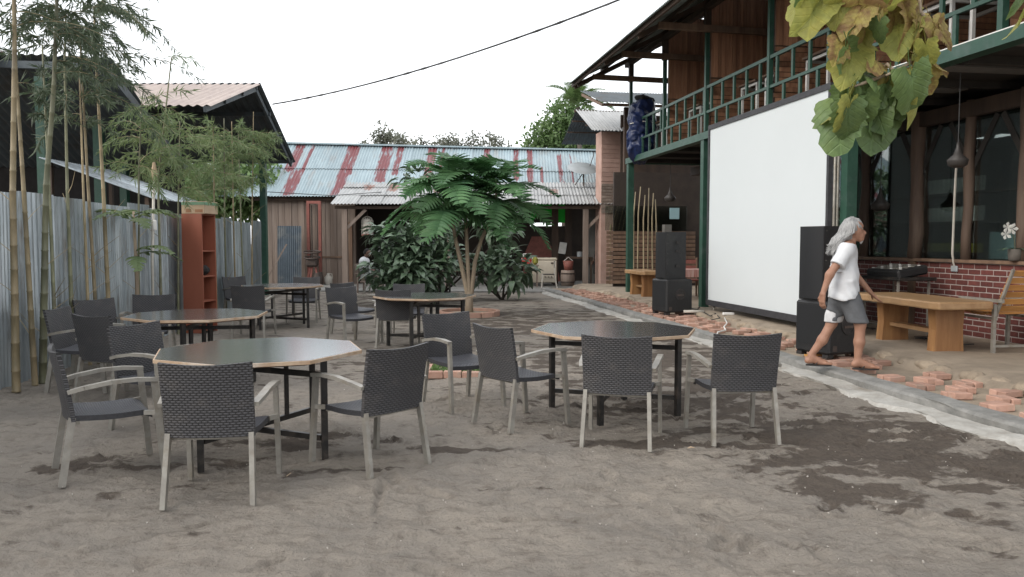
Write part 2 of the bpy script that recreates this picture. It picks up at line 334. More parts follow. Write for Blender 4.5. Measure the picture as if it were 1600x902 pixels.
def tag(o, label, cat, group=None, kind=None):
    o['label'] = label; o['category'] = cat
    if group: o['group'] = group
    if kind: o['kind'] = kind
    return o
def struct(o): o['kind'] = 'structure'; return o
def stuff(o): o['kind'] = 'stuff'; return o
def thing(name, label, cat, loc=(0, 0, 0), rz=0, group=None):
    e = bpy.data.objects.new(name, None); COL.objects.link(e); e.location = loc; e.rotation_euler = (0, 0, rz); e.empty_display_size = .1
    return tag(e, label, cat, group)
def inst(proto_mesh, name, parent, mtx, m=None):
    o = bpy.data.objects.new(name, proto_mesh); COL.objects.link(o)
    if parent is not None: o.parent = parent
    o.matrix_local = mtx; return o
def dup(o, loc, rz, label=None, group=None, name=None):
    kids = {}
    for q in bpy.data.objects:
        if q.parent: kids.setdefault(q.parent.name, []).append(q)
    def rec(a, par):
        c = a.copy(); COL.objects.link(c); c.parent = par
        for k in kids.get(a.name, []): rec(k, c)
        return c
    r = rec(o, None); r.location = loc; r.rotation_euler = (0, 0, rz)
    if label: r['label'] = label
    if group: r['group'] = group
    return r
def mirrored(v): return [(-x, y, z) for x, y, z in v]
def sheet(P0, U, V, width, length, pitch=.076, amp=.011, ns=2, per=6, sag=0.):     # corrugated sheet: waves across U, run along V
    U = Vector(U).normalized(); V = Vector(V).normalized(); N = U.cross(V).normalized(); P0 = Vector(P0)
    nu = max(4, int(width/pitch*per)); b = B(); G = []
    for i in range(nu+1):
        u = width*i/nu; w_ = amp*math.sin(2*math.pi*u/pitch)
        G.append([P0+U*u+V*(length*j/ns)+N*(w_-sag*math.sin(math.pi*j/ns)) for j in range(ns+1)])
    return b.grid(G)
# value noise for relief
_T = rng.random((256, 256))
def vn(x, y):
    xi = np.floor(x).astype(int); yi = np.floor(y).astype(int); fx = x-xi; fy = y-yi
    fx = fx*fx*(3-2*fx); fy = fy*fy*(3-2*fy)
    g = lambda a, b: _T[a & 255, b & 255]
    return (g(xi, yi)*(1-fx)+g(xi+1, yi)*fx)*(1-fy)+(g(xi, yi+1)*(1-fx)+g(xi+1, yi+1)*fx)*fy-.5
def fbm(x, y, o=4, p=.5):
    s = 0; a = 1
    for i in range(o): s = s+a*vn(x*2**i+i*31.7, y*2**i+i*17.3); a *= p
    return s
# signed-distance bodies -> one continuous mesh
def rcone(X, a, b, ra, rb, fl=(1, 1, 1)):
    a = np.array(a, float); b = np.array(b, float); fl = np.array(fl, float)
    P = (X-a)*fl; d = (b-a)*fl; dd = d@d+1e-12
    t = np.clip((P@d)/dd, 0, 1); q = P-t[..., None]*d
    return np.sqrt((q*q).sum(-1))-(ra+(rb-ra)*t)
def smin(a, b, k):
    h = np.clip(.5+.5*(b-a)/k, 0, 1); return b+(a-b)*h-k*h*(1-h)
def sdf(prims, res, k=.03, clip=None, post=None):
    pts = np.array([p[0] for p in prims]+[p[1] for p in prims]); rm = max(max(p[2], p[3]) for p in prims)*1.6+3*res
    lo = pts.min(0)-rm; hi = pts.max(0)+rm; n = np.ceil((hi-lo)/res).astype(int)+1
    ax = [lo[i]+res*np.arange(n[i]) for i in range(3)]
    X = np.stack(np.meshgrid(*ax, indexing='ij'), -1).astype(np.float32); D = np.full(X.shape[:3], .25, np.float32)
    for p in prims:
        kk = p[5] if len(p) > 5 else k; fl = np.array(p[4] if len(p) > 4 and p[4] else (1, 1, 1), float); pd = max(p[2], p[3])/min(1, fl.min())+kk*1.2+3*res
        l0 = np.minimum(p[0], p[1])-pd; h0 = np.maximum(p[0], p[1])+pd
        i0 = np.clip(((l0-lo)/res).astype(int), 0, n); i1 = np.clip(np.ceil((h0-lo)/res).astype(int)+1, 0, n); S = tuple(slice(a, b_) for a, b_ in zip(i0, i1))
        D[S] = smin(D[S], rcone(X[S], p[0], p[1], p[2], p[3], fl), kk)
    if clip: D = clip(X, D)
    ins = D < 0
    c = np.zeros(tuple(n-1), int)
    for i in (0, 1):
        for j in (0, 1):
            for l in (0, 1): c += ins[i:n[0]-1+i, j:n[1]-1+j, l:n[2]-1+l]
    act = np.argwhere((c > 0) & (c < 8)); idx = -np.ones(tuple(n-1), int); idx[tuple(act.T)] = np.arange(len(act))
    s = np.zeros((len(act), 3)); cnt = np.zeros(len(act))
    cor = [(i, j, l) for i in (0, 1) for j in (0, 1) for l in (0, 1)]
    for a in cor:
        for ax_ in range(3):
            if a[ax_] == 0:
                b = list(a); b[ax_] = 1
                da = D[tuple((act+a).T)]; db = D[tuple((act+b).T)]; cr = (da < 0) != (db < 0)
                t = np.where(cr, da/np.where(cr, da-db, 1), 0)
                pt = np.array(a, float)+t[:, None]*(np.array(b)-np.array(a)); s += pt*cr[:, None]; cnt += cr
    V = lo+(act+s/cnt[:, None])*res; Fs = []
    for ax_ in range(3):
        sl0 = [slice(None)]*3; sl1 = [slice(None)]*3; sl0[ax_] = slice(0, -1); sl1[ax_] = slice(1, None)
        A = ins[tuple(sl0)]; Bq = ins[tuple(sl1)]; e = np.argwhere(A != Bq)
        o1, o2 = [(1, 2), (2, 0), (0, 1)][ax_]
        e = e[(e[:, o1] > 0) & (e[:, o2] > 0) & (e[:, o1] < n[o1]-1) & (e[:, o2] < n[o2]-1)]
        def cell(d1, d2):
            q = e.copy(); q[:, o1] += d1; q[:, o2] += d2; return idx[tuple(q.T)]
        q = np.stack([cell(-1, -1), cell(0, -1), cell(0, 0), cell(-1, 0)], 1)
        fl = ~A[tuple(e.T)]; q[fl] = q[fl][:, ::-1]; Fs.append(q)
    Fs = np.concatenate(Fs); b = B(); b.v = [tuple(map(float, v)) for v in (post(V) if post else V)]; b.f = [tuple(map(int, f)) for f in Fs]; return b

# ================================================================== GROUND
def build_ground():
    ys = np.concatenate([np.array([-60, -20, -8, -3, 0, .8, 1.4]), np.arange(1.8, 5.2, .018), np.arange(5.2, 9, .032), np.arange(9, 16, .08), np.arange(16, 30, .25), np.geomspace(30, 500, 18)])
    xs = np.concatenate([-np.geomspace(400, 8, 16), np.arange(-7.2, 5.9, .022), np.geomspace(6.2, 400, 16)])
    X, Y = np.meshgrid(xs, ys, indexing='ij')
    Z = .034*fbm(X*.9, Y*.9, 3)+.034*fbm(X*3.1+5, Y*4.2, 3)+.020*fbm(X*10, Y*13, 3, .62)
    r = np.random.default_rng(3)
    for i in range(210):                                          # footprints and scuffs
        cx, cy = r.uniform(-4.5, 4.2), r.uniform(2.2, 8.5); a = r.uniform(-.9, .9)+(math.pi/2 if r.random() < .25 else 0); l, w_ = r.uniform(.10, .17), r.uniform(.035, .06)
        if r.random() < .22: l, w_ = r.uniform(.25, .55), .025
        dx, dy = X-cx, Y-cy; u = (dx*math.cos(a)+dy*math.sin(a))/l; v = (-dx*math.sin(a)+dy*math.cos(a))/w_
        q = u*u+v*v; Z -= .024*np.exp(-q*q)-.012*np.exp(-(np.sqrt(q)-1.5)**2*5)
    fade = np.clip((16-Y)/8, .3, 1); Z = (Z-.016)*fade
    Xp = CT*X+ST*Y
    Z = np.where(Xp > 4.6, Z*np.clip((5.3-Xp)/.7, 0, 1)-.0*Xp, Z); Z = np.where((np.abs(X) > 9) | (Y > 25), np.minimum(Z, 0)*.3-.01, Z)
    Z = np.where(Xp > 5.0, np.minimum(Z, 0)-np.clip((Xp-5.0)*.4, 0, .05), Z)
    # moist soil, plus painted-in shade beneath chairs and tables
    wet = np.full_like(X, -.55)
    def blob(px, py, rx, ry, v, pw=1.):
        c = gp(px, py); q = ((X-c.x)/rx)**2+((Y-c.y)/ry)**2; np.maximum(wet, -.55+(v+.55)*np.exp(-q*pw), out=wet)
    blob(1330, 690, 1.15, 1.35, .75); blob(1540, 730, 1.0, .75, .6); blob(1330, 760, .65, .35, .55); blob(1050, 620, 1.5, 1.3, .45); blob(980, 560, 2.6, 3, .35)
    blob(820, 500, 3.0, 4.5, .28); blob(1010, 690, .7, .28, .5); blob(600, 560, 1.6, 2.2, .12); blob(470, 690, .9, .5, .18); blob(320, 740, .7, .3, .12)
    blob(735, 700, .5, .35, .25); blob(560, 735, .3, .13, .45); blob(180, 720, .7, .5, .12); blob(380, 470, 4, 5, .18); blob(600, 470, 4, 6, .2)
    n = X.size; nx, ny = X.shape
    co = np.stack([X, Y, Z], -1).reshape(-1, 3).astype(np.float32)
    i, j = np.meshgrid(np.arange(nx-1), np.arange(ny-1), indexing='ij'); a = (i*ny+j).ravel()
    q = np.stack([a, a+ny, a+ny+1, a+1], 1).astype(np.int32)
    me = bpy.data.meshes.new('ground'); me.vertices.add(n); me.vertices.foreach_set('co', co.ravel())
    me.loops.add(q.size); me.loops.foreach_set('vertex_index', q.ravel()); me.polygons.add(len(q))
    me.polygons.foreach_set('loop_start', np.arange(0, q.size, 4, dtype=np.int32)); me.polygons.foreach_set('use_smooth', np.ones(len(q), bool))
    me.update(calc_edges=True)
    at_ = me.attributes.new('damp_shade', 'FLOAT', 'POINT'); at_.data.foreach_set('value', wet.ravel().astype(np.float32))
    m = bpy.data.materials.new('sand_ground'); m.use_nodes = True; nt = m.node_tree; L = nt.links; p = nt.nodes['Principled BSDF']
    tc = _n(nt, 'ShaderNodeTexCoord')
    def noise(sc, det=6, ro=.6, st=(1, 1, 1)):
        mp = _n(nt, 'ShaderNodeMapping'); mp.inputs['Scale'].default_value = st; L.new(tc.outputs['Object'], mp.inputs[0])
        k = _n(nt, 'ShaderNodeTexNoise'); k.inputs['Scale'].default_value = sc; k.inputs['Detail'].default_value = det; k.inputs['Roughness'].default_value = ro
        L.new(mp.outputs[0], k.inputs['Vector']); return k.outputs[0]
    def mixc(f, a, b_, fac_sock=True):
        x = _n(nt, 'ShaderNodeMix', data_type='RGBA')
        (L.new(f, x.inputs[0]) if fac_sock else None)
        for k, v in ((6, a), (7, b_)):
            if isinstance(v, tuple): x.inputs[k].default_value = rgba(v)
            else: L.new(v, x.inputs[k])
        return x.outputs[2]
    def rampf(s, a, b_, c=0, d=1):
        k = _n(nt, 'ShaderNodeMapRange'); k.inputs[1].default_value = a; k.inputs[2].default_value = b_; k.inputs[3].default_value = c; k.inputs[4].default_value = d
        L.new(s, k.inputs[0]); return k.outputs[0]
    dry = mixc(rampf(noise(1.3), .35, .68), (.315, .279, .236), (.245, .222, .195))
    dry = mixc(rampf(noise(7, 6, .7, (1, 1.6, 1)), .5, .68), dry, (.20, .173, .146))
    dry = mixc(rampf(noise(160, 2), .62, .75), dry, (.33, .295, .25))
    damp_shade_col = mixc(rampf(noise(14, 4), .35, .65), (.105, .084, .068), (.075, .06, .05))
    aw = _n(nt, 'ShaderNodeAttribute', attribute_name='damp_shade')
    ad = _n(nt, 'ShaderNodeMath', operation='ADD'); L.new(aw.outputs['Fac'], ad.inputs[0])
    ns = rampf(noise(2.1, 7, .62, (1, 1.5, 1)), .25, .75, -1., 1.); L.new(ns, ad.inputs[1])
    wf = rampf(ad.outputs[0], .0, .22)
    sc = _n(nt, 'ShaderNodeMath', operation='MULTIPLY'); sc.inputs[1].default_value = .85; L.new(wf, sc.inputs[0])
    L.new(mixc(sc.outputs[0], dry, damp_shade_col), p.inputs['Base Color'])
    p.inputs['Roughness'].default_value = .95; p.inputs['Specular IOR Level'].default_value = .15
    b1 = _n(nt, 'ShaderNodeBump'); b1.inputs['Strength'].default_value = 1.; b1.inputs['Distance'].default_value = .06; L.new(noise(22, 8, .68), b1.inputs['Height'])
    b2 = _n(nt, 'ShaderNodeBump'); b2.inputs['Strength'].default_value = .5; b2.inputs['Distance'].default_value = .006; L.new(noise(170, 3, .6), b2.inputs['Height'])
    L.new(b1.outputs[0], b2.inputs['Normal']); L.new(b2.outputs[0], p.inputs['Normal'])
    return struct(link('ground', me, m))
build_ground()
# pale shell and stone crumbs in the sand: uncountable
peb = B(); r = random.Random(5)
for i in range(520):
    x, y = r.uniform(-4.5, 3.8), 2.1+r.random()**1.4*7; s = r.uniform(.0025, .0065)*(1.6 if r.random() < .05 else 1)
    if CT*x+ST*y > 4.8: continue
    rot = Euler((r.random()*6, r.random()*6, r.random()*6)).to_matrix(); peb.box((x, y, -.002), (s*1.5, s, s*.8), rot)
stuff(tag(peb.build('pebbles', 'shell'), 'pale shell crumbs and tiny pebbles scattered over the sandy ground', 'pebbles'))
# twigs and dry leaves
for px, py, a, l, lab in ((1080, 701, .2, .06, 'curled dry leaf on the sand in front of the right octagonal table'), (455, 742, 1.2, .10, 'thin dry twig lying on the sand before the front left chair'), (70, 545, .5, .3, None)):
    if not lab: continue
    p = gp(px, py); b = B(); b.tube([(-l/2, 0, .004), (0, .006, .010), (l/2, 0, .003)], [.002, .007, .001] if 'leaf' in lab else .003, 5)
    o = b.build('dry_leaf' if 'leaf' in lab else 'twig', 'card', None, loc=p); o.rotation_euler.z = a; tag(o, lab, 'leaf' if 'leaf' in lab else 'twig')

# ================================================================== TERRACE, KERB, PAVERS
Y0, Y1 = 2.5, 25.0
def slab(name, m, prof, y0=Y0, y1=Y1, n=60, jit=0.):             # profile (x', z) swept along the facade
    b = B(); G = []
    for i in range(n+1):
        y = y0+(y1-y0)*i/n
        G.append([H(x+jit*float(fbm(np.array([y*2.3+k*3.1]), np.array([k*1.7+.3]), 3)[0]), y, z+jit*.25*float(vn(np.array([y*3.+k*5]), np.array([k*2.2]))[0])) for k, (x, z) in enumerate(prof)])
    return b.grid(G).build(name, m, smooth=False)
struct(slab('kerb', 'concrete', [(5.08, -.06), (5.08, .075), (5.10, .10), (5.27, .115), (5.30, .07)], jit=.035, n=160))
struct(slab('mortar_strip', 'mortar_white', [(4.80, -.05), (4.84, .008), (4.93, .022), (5.09, .030)], jit=.15, n=300))
tf = B(); G = []
for i in range(141):
    y = Y0+(Y1-Y0)*i/140; row = []
    for x in np.concatenate([np.arange(5.26, 6.2, .06), np.arange(6.2, 6.6, .1), np.arange(6.6, 14.1, .35)]):
        base = .078 if x < 6.12 else (.16+.05*min(1, (x-6.12)/.3))
        row.append(H(x, y, base+.018*float(fbm(np.array([x*4]), np.array([y*4]), 3)[0])))
    G.append(row)
struct(tf.grid(G).build('terrace', 'dirt', smooth=True)); terrace = bpy.data.objects['terrace']
FL = .20
brick_me = B().cbox((0, 0, 0), (.205, .10, .062), .006).build('tmp', 'paver'); bm_ = brick_me.data; bpy.data.objects.remove(brick_me)
r = random.Random(11)
def paver(x, y, rz, dz=0):
    o = inst(bm_, 'paving_brick', terrace, Matrix.Translation(H(x, y, .105+dz+r.uniform(-.008, .012))) @ Euler((r.uniform(-.05, .05), r.uniform(-.05, .05), TH+rz+r.uniform(-.1, .1))).to_matrix().to_4x4())
    o.scale = (r.uniform(.93, 1.04), r.uniform(.93, 1.04), 1); return o
y = 4.2; k = 0; npv = 0
while y < 23.5:
    for row, x in enumerate((5.43, 5.71, 5.99)):
        if (k+row) % 2 == 0 and r.random() < .93:
            rz = 0 if r.random() < .6 else math.pi/2
            jx, jy = r.uniform(-.03, .03), r.uniform(-.03, .03)
            for s in (-1, 1):
                dx, dy = (0, s*.053) if rz == 0 else (s*.053, 0)
                paver(x+jx+dx, y+jy+dy, rz); npv += 1
        elif r.random() < .10: paver(x, y, r.choice((0, 1.57, .4)), -.012); npv += 1
    y += .25; k += 1
st_me = []
for q in range(4):
    rr = random.Random(40+q); b = sdf([((-.09, 0, 0), (.09, rr.uniform(-.02, .02), 0), .075, .07), ((0, .02, .0), (.03, .03, .01), .09, .08)], .016, .05, post=lambda V, q=q: V*(1+.28*fbm(V[:, 0]*14+q*7, V[:, 1]*14+V[:, 2]*11, 3)[:, None])); o = b.build('tmp', 'stone', smooth=True); st_me.append(o.data); bpy.data.objects.remove(o)
y = 4.0
while y < 21.5:
    s = r.uniform(.9, 1.25)
    inst(r.choice(st_me), 'edging_stone', terrace, Matrix.Translation(H(6.22+r.uniform(-.03, .03), y, .132)) @ Euler((r.uniform(-.2, .2), r.uniform(-.2, .2), TH+1.57+r.uniform(-.3, .3))).to_matrix().to_4x4() @ Matrix.Diagonal((s, r.uniform(.8, 1.1), r.uniform(.55, .85), 1)))
    y += .30*s+r.uniform(0, .06)
# concrete apron in front of the far building
ap = B(); ap.prism([(-9.5, 25.2), (4.6, 24.2), (4.9, 33), (-9.5, 33)], -.05, .035); struct(ap.build('pavement', 'concrete'))

# ================================================================== LEFT FENCE
def fx(y): return -5.05-.062*y
fence = thing('corrugated_fence', 'galvanised corrugated sheet fence along the left side behind the bamboo', 'fence', (fx(12), 12, 0))
FD = Vector((-.062, 1, 0)).normalized(); y = 2.5; r = random.Random(21); k = 0
while y < 19.3:
    wd = r.choice((.76, .8, .72, .84)); h = 2.17+r.uniform(-.05, .04)-(.02*max(0, y-12)*.6)
    P = Vector((fx(y), y, -.03))-Vector(fence.location)+Vector((r.uniform(-.012, .012)+(.018 if k % 2 else 0), 0, 0))
    b = sheet(P, FD+Vector((r.uniform(-.012, .012), 0, 0)), (r.uniform(-.012, .012), r.uniform(-.016, .016), 1), wd+.05, h, pitch=r.choice((.064, .076, .105)), amp=r.choice((.012, .016, .022)), per=8)
    o = b.build('sheet', 'zinc', fence, smooth=True); y += wd; k += 1
for yy in np.arange(3.4, 19.8, 2.3):
    p = Vector((fx(yy)-.07, yy, 0))-Vector(fence.location); B().box((p.x, p.y, 1.05), (.07, .07, 2.1)).build('post', 'wood_dark', fence)
# rubble at the foot of the fence
for px, py, s, lab in ((12, 590, .12, 'broken brown brick lump at the fence foot beside the thickest culm'), (38, 573, .16, 'long pale stone lying at the fence foot by the bamboo'), (72, 562, .075, 'round pale stone under the far left chair by the fence')):
    p = gp(px, py); b = sdf([((-s*.8, 0, s*.35), (s*.8, s*.2, s*.3), s*.5, s*.42), ((0, .0, s*.4), (s*.3, .05, s*.5), s*.5, s*.4)], s*.16, s*.3)
    o = b.build('stone', 'sandbag', smooth=True, loc=p); tag(o, lab, 'stone')

# ================================================================== HOUSE (right)
HO = H(6.7, 13, 0)
house = thing('two_storey_house', 'two-storey bamboo and green steel house with a balcony on the right', 'house', HO, TH)
def hl(x, y, z=0): return Vector((x-6.7, y-13, z))
def hbox(name, m, x0, x1, y0, y1, z0, z1, parent=house):
    return B().box(hl((x0+x1)/2, (y0+y1)/2, (z0+z1)/2), (x1-x0, y1-y0, z1-z0)).build(name, m, parent)
PY = [20.8, 18.2, 15.72, 13.0, 10.55, 7.75, 5.1]
ZB, ZF = 3.70, 3.88
for i, yy in enumerate(PY):
    if i in (0, 2, 4, 6): hbox('post', 'green', 6.62, 6.78, yy-.08, yy+.08, .1, ZB+.002)
    o = hbox('balcony_post', 'green', 6.66, 6.74, yy-.04, yy+.04, ZF, 6.35)
    B().box(hl(6.70, yy, 6.15), (.12, .12, .5)).build('timber_head', 'wood_dark', o)
hbox('floor_beam', 'green', 6.60, 6.80, 2.6, 20.93, ZB, ZF-.03)
hbox('end_beam', 'green', 6.81, 12, 20.75, 20.93, ZB, ZF-.03)
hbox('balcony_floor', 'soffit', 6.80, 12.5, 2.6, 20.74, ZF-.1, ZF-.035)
hbox('floor_edge', 'white', 6.615, 6.70, 2.6, 10.0, ZF-.028, ZF-.012)
for i, yy in enumerate(np.arange(3.2, 20.6, 1.31)):
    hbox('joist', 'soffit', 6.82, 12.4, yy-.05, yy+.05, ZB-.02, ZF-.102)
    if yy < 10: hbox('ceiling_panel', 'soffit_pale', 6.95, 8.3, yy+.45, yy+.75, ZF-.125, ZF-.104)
rail = hbox('railing', 'green', 6.672, 6.728, 2.6, 20.8, 4.75, 4.81)
B().box(hl(6.7, 11.7, 4.27), (.05, 18.2, .05)).build('middle_rail', 'green', rail)
bal1 = B().box((0, 0, 0), (.04, .06, .454)).build('baluster', 'green', rail); bal1.location = hl(6.7, 3.0, 4.522)
bal2 = B().box((0, 0, 0), (.04, .06, .388)).build('baluster', 'green', rail); bal2.location = hl(6.7, 3.0, 4.05)
for i, yy in enumerate(PY[:-1]):
    for j in range(5):
        for src, off, z in ((bal1, .5, 4.522), (bal2, .95 if j < 4 else None, 4.05)):
            if off is None: continue
            c = src.copy(); COL.objects.link(c); c.parent = rail; c.location = hl(6.7, yy-2.63*(j+off)/5.0, z)
rail2 = hbox('end_railing', 'green', 6.76, 9.5, 20.77, 20.83, 4.75, 4.81)
for j in range(8): B().box(hl(6.95+j*.33, 20.8, 4.3), (.05, .04, .9)).build('baluster', 'green', rail2)
# woven bamboo partitions between the bays
r = random.Random(31)
def partition(yy, x0=6.79, x1=10.6, zt0=6.1):
    part = B().box(hl((x0+x1)/2, yy+.03, 5.4), (x1-x0, .02, 2.95)).build('bamboo_partition', 'wood_dark', house)
    z = ZF+.01; x = x0
    # tall vertical strips above, basket panels below
    cells = []
    while x < x1-.05:
        w_ = r.uniform(.05, .095)
        cells.append((x, w_)); x += w_+.006
    for (xa, w_) in cells:
        B().box(hl(xa+w_/2, yy+.008, 5.95), (w_, .012+r.uniform(0, .012), 1.9)).build('bamboo_strip', 'bamboo_panel', part)
    for k in range(12):
        z = ZF+.05+k*.088
        B().box(hl((x0+x1)/2+r.uniform(-.02, .02), yy+.006+r.uniform(-.006, .004), z+.04), (x1-x0, .014, .078), Euler((r.uniform(-.1, .1), r.uniform(-.004, .004), 0)).to_matrix()).build('bamboo_strip', 'bamboo_panel', part)
for i, yy in enumerate(PY[1:]): partition(yy)
# roof: rafters, purlins and corrugated sheets seen from below
EX, EZ, PIT = 5.13, 5.88, math.tan(R(27))
def rz_(x): return EZ+(x-EX)*PIT
roof = thing_roof = B().bar(hl(EX+.06, 2.0, rz_(EX+.06)-.06), hl(EX+.06, 21.3, rz_(EX+.06)-.06), .05, .10).build('roof', 'wood_dark', house)
yy = 2.0
while yy < 21.2:
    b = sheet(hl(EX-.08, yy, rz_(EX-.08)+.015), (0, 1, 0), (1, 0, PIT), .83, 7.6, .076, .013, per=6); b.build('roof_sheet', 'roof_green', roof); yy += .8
for xx in (6.0, 7.0, 8.1, 9.2, 10.3): B().bar(hl(xx, 2.0, rz_(xx)-.045), hl(xx, 21.3, rz_(xx)-.045), .05, .08).build('purlin', 'wood_dark', roof)
for yy in PY+[21.15]:
    B().bar(hl(EX+.1, yy+.1, rz_(EX+.1)-.14), hl(11.5, yy+.1, rz_(11.5)-.14), .06, .10).build('rafter', 'wood_dark', roof)
    if yy < 21: B().bar(hl(5.6, yy-.1, 5.98), hl(10.5, yy-.1, 5.90), .09, .13).build('tie_beam', 'wood_brown', roof)
hbox('plate_beam', 'wood_dark', 6.64, 6.76, 2.4, 21.2, 6.36, 6.48)
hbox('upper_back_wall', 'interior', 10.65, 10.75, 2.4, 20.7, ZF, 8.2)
# ground-floor room behind the terrace
WX = 8.4
bw = hbox('brick_wall', 'mortar', WX-.003, WX+.15, 7.4, 14.6, FL-.1, 1.27)
bme = B().cbox((0, 0, 0), (.05, .222, .066), .004).build('tmp', 'brick'); bd = bme.data; bpy.data.objects.remove(bme)
for row in range(13):
    z = FL+.02+row*.081
    for c in range(23):
        y_ = 9.0+c*.238+(.119 if row % 2 else 0)
        if y_ > 14.4: continue
        o = inst(bd, 'brick', bw, Matrix.Translation(hl(WX+.015+r.uniform(-.003, .003), y_, z+.034)))
hbox('sill', 'wood_brown', WX-.06, WX+.2, 7.4, 14.6, 1.275, 1.32)
for yy, wd in ((12.75, .16), (11.39, .22), (10.27, .15), (9.25, .17), (8.1, .16), (14.2, .16)):
    p = B(); rr = random.Random(int(yy*10)); pts = [hl(WX+.02+rr.uniform(-.015, .015), yy+rr.uniform(-.02, .02), 1.32+2.3*t/6) for t in range(7)]
    p.tube(pts, [wd/2*rr.uniform(.88, 1.1) for _ in pts], 9); p.build('timber_post', 'wood_post', house, smooth=True)
    hbox('lower_post', 'wood_brown', WX-.05, WX+.03, yy-.07, yy+.07, FL, 1.274) if yy in (11.39,) else None
    for s in (-1, 1): B().bar(hl(WX+.09, yy, 2.6), hl(WX+.09, yy+s*.46, 3.36), .08, .09).build('brace', 'soffit', house)
for a, b_ in ((12.84, 14.1), (11.5, 12.66), (10.35, 11.27), (9.34, 10.19), (8.2, 9.15)):
    w_ = B().box(hl(WX+.06, (a+b_)/2, 2.45), (.008, b_-a, 2.24)).build('window', 'glass', house)
hbox('lintel', 'wood_dark', WX-.05, WX+.14, 7.4, 20.6, 3.38, 3.6)
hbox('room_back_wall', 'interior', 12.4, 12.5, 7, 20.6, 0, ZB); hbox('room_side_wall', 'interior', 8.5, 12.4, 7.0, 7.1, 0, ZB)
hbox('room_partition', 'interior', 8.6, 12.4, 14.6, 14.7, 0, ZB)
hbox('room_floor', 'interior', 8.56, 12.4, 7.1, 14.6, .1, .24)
hbox('bar_shelf', 'wood_dark', 8.62, 8.86, 9.6, 12.5, 1.38, 1.42)
sh = [hbox('shelf', 'wood_dark', 8.62, 8.86, 9.6, 12.5, z, z+.03) for z in (1.86, 2.30)]
hbox('shelf_back', 'interior', 8.88, 8.92, 10.25, 11.6, .3, 2.75)
gl = B().lathe([(.028, 0), (.033, .005), (.04, .16), (.036, .165)], n=10); glo = gl.build('tmp', 'lit_glassware', smooth=True); gd = glo.data; bpy.data.objects.remove(glo)
cn = B().lathe([(.03, 0), (.033, .01), (.033, .10), (.028, .115)], n=10); cno = cn.build('tmp', 'can_yellow', smooth=True); cd = cno.data; bpy.data.objects.remove(cno)
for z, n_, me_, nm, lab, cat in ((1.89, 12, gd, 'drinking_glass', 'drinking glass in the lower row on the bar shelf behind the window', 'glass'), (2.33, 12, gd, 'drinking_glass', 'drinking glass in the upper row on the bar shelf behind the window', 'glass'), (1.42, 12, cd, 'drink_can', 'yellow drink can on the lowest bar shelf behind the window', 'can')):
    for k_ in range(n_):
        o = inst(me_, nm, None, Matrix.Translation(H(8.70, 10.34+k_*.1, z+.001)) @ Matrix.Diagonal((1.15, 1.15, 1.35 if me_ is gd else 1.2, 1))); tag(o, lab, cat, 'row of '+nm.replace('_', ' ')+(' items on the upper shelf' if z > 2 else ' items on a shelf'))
# lean-to wall closing the end of the terrace
ew = hbox('end_wall', 'interior', 7.0, 12.4, 23.3, 23.4, 0, 3.7)
for k_ in range(13): B().bar(hl(6.75, 23.24, .35+k_*.125), hl(9.6, 23.24, .35+k_*.125), .03, .10).build('slat', 'wood_brown', ew)
B().box(hl(8.0, 23.22, 2.3), (2.6, .01, .75)).build('glass_band', 'glass', ew)
B().box(hl(8.55, 22.9, 1.1), (.22, .22, 2.0)).build('pale_pillar', 'grey_wall', ew)
B().box(hl(8.9, 23.2, 2.45), (.30, .03, .34)).build('bright_pane', 'pale_blue', ew)
# dark posts dividing the terrace bays inside
for yy in (15.5, 18.15): hbox('inner_post', 'wood_dark', 8.45, 8.6, yy-.07, yy+.07, .1, ZB)
# ================================================================== FAR BUILDING
FO = Vector((-2.8, 29, 0))
far = thing('tin_roofed_building', 'long low wooden building with rust-streaked corrugated roof across the far end', 'building', FO)
def fl_(x, y, z): return Vector((x, y, z))-FO
def fbox(name, m, x0, x1, y0, y1, z0, z1, parent=far): return B().box(fl_((x0+x1)/2, (y0+y1)/2, (z0+z1)/2), (x1-x0, y1-y0, z1-z0)).build(name, m, parent)
def roofmat(name, c1, c2, rust):
    m = mat(name, c1, c2, .45, 2.5, metal=.35, stretch=(2, .5, .5), rnd=.10, dirt=(.27, .27, .26), dscale=1.3); nt = m.node_tree; L = nt.links; p = nt.nodes['Principled BSDF']
    src = p.inputs['Base Color'].links[0].from_socket
    a = _n(nt, 'ShaderNodeAttribute', attribute_name='rust'); tc = _n(nt, 'ShaderNodeTexCoord'); mp = _n(nt, 'ShaderNodeMapping'); mp.inputs['Scale'].default_value = (6, .7, .7)
    L.new(tc.outputs['Object'], mp.inputs[0]); no = _n(nt, 'ShaderNodeTexNoise'); no.inputs['Scale'].default_value = 2; no.inputs['Detail'].default_value = 7; no.inputs['Roughness'].default_value = .7; L.new(mp.outputs[0], no.inputs[0])
    ad = _n(nt, 'ShaderNodeMath', operation='ADD'); L.new(a.outputs['Fac'], ad.inputs[0]); L.new(no.outputs[0], ad.inputs[1])
    mr = _n(nt, 'ShaderNodeMapRange'); mr.inputs[1].default_value = .93; mr.inputs[2].default_value = 1.06; L.new(ad.outputs[0], mr.inputs[0])
    mx = _n(nt, 'ShaderNodeMix', data_type='RGBA'); mx.inputs[7].default_value = rgba(rust); L.new(mr.outputs[0], mx.inputs[0]); L.new(src, mx.inputs[6]); L.new(mx.outputs[2], p.inputs['Base Color'])
    p.inputs['Metallic'].default_value = .15; return m
M['roof_far'] = roofmat('roof_far_zinc', (.31, .39, .42), (.25, .32, .35), (.17, .05, .055))
M['roof_canopy'] = roofmat('roof_canopy_zinc', (.40, .405, .40), (.31, .315, .31), (.24, .13, .10))
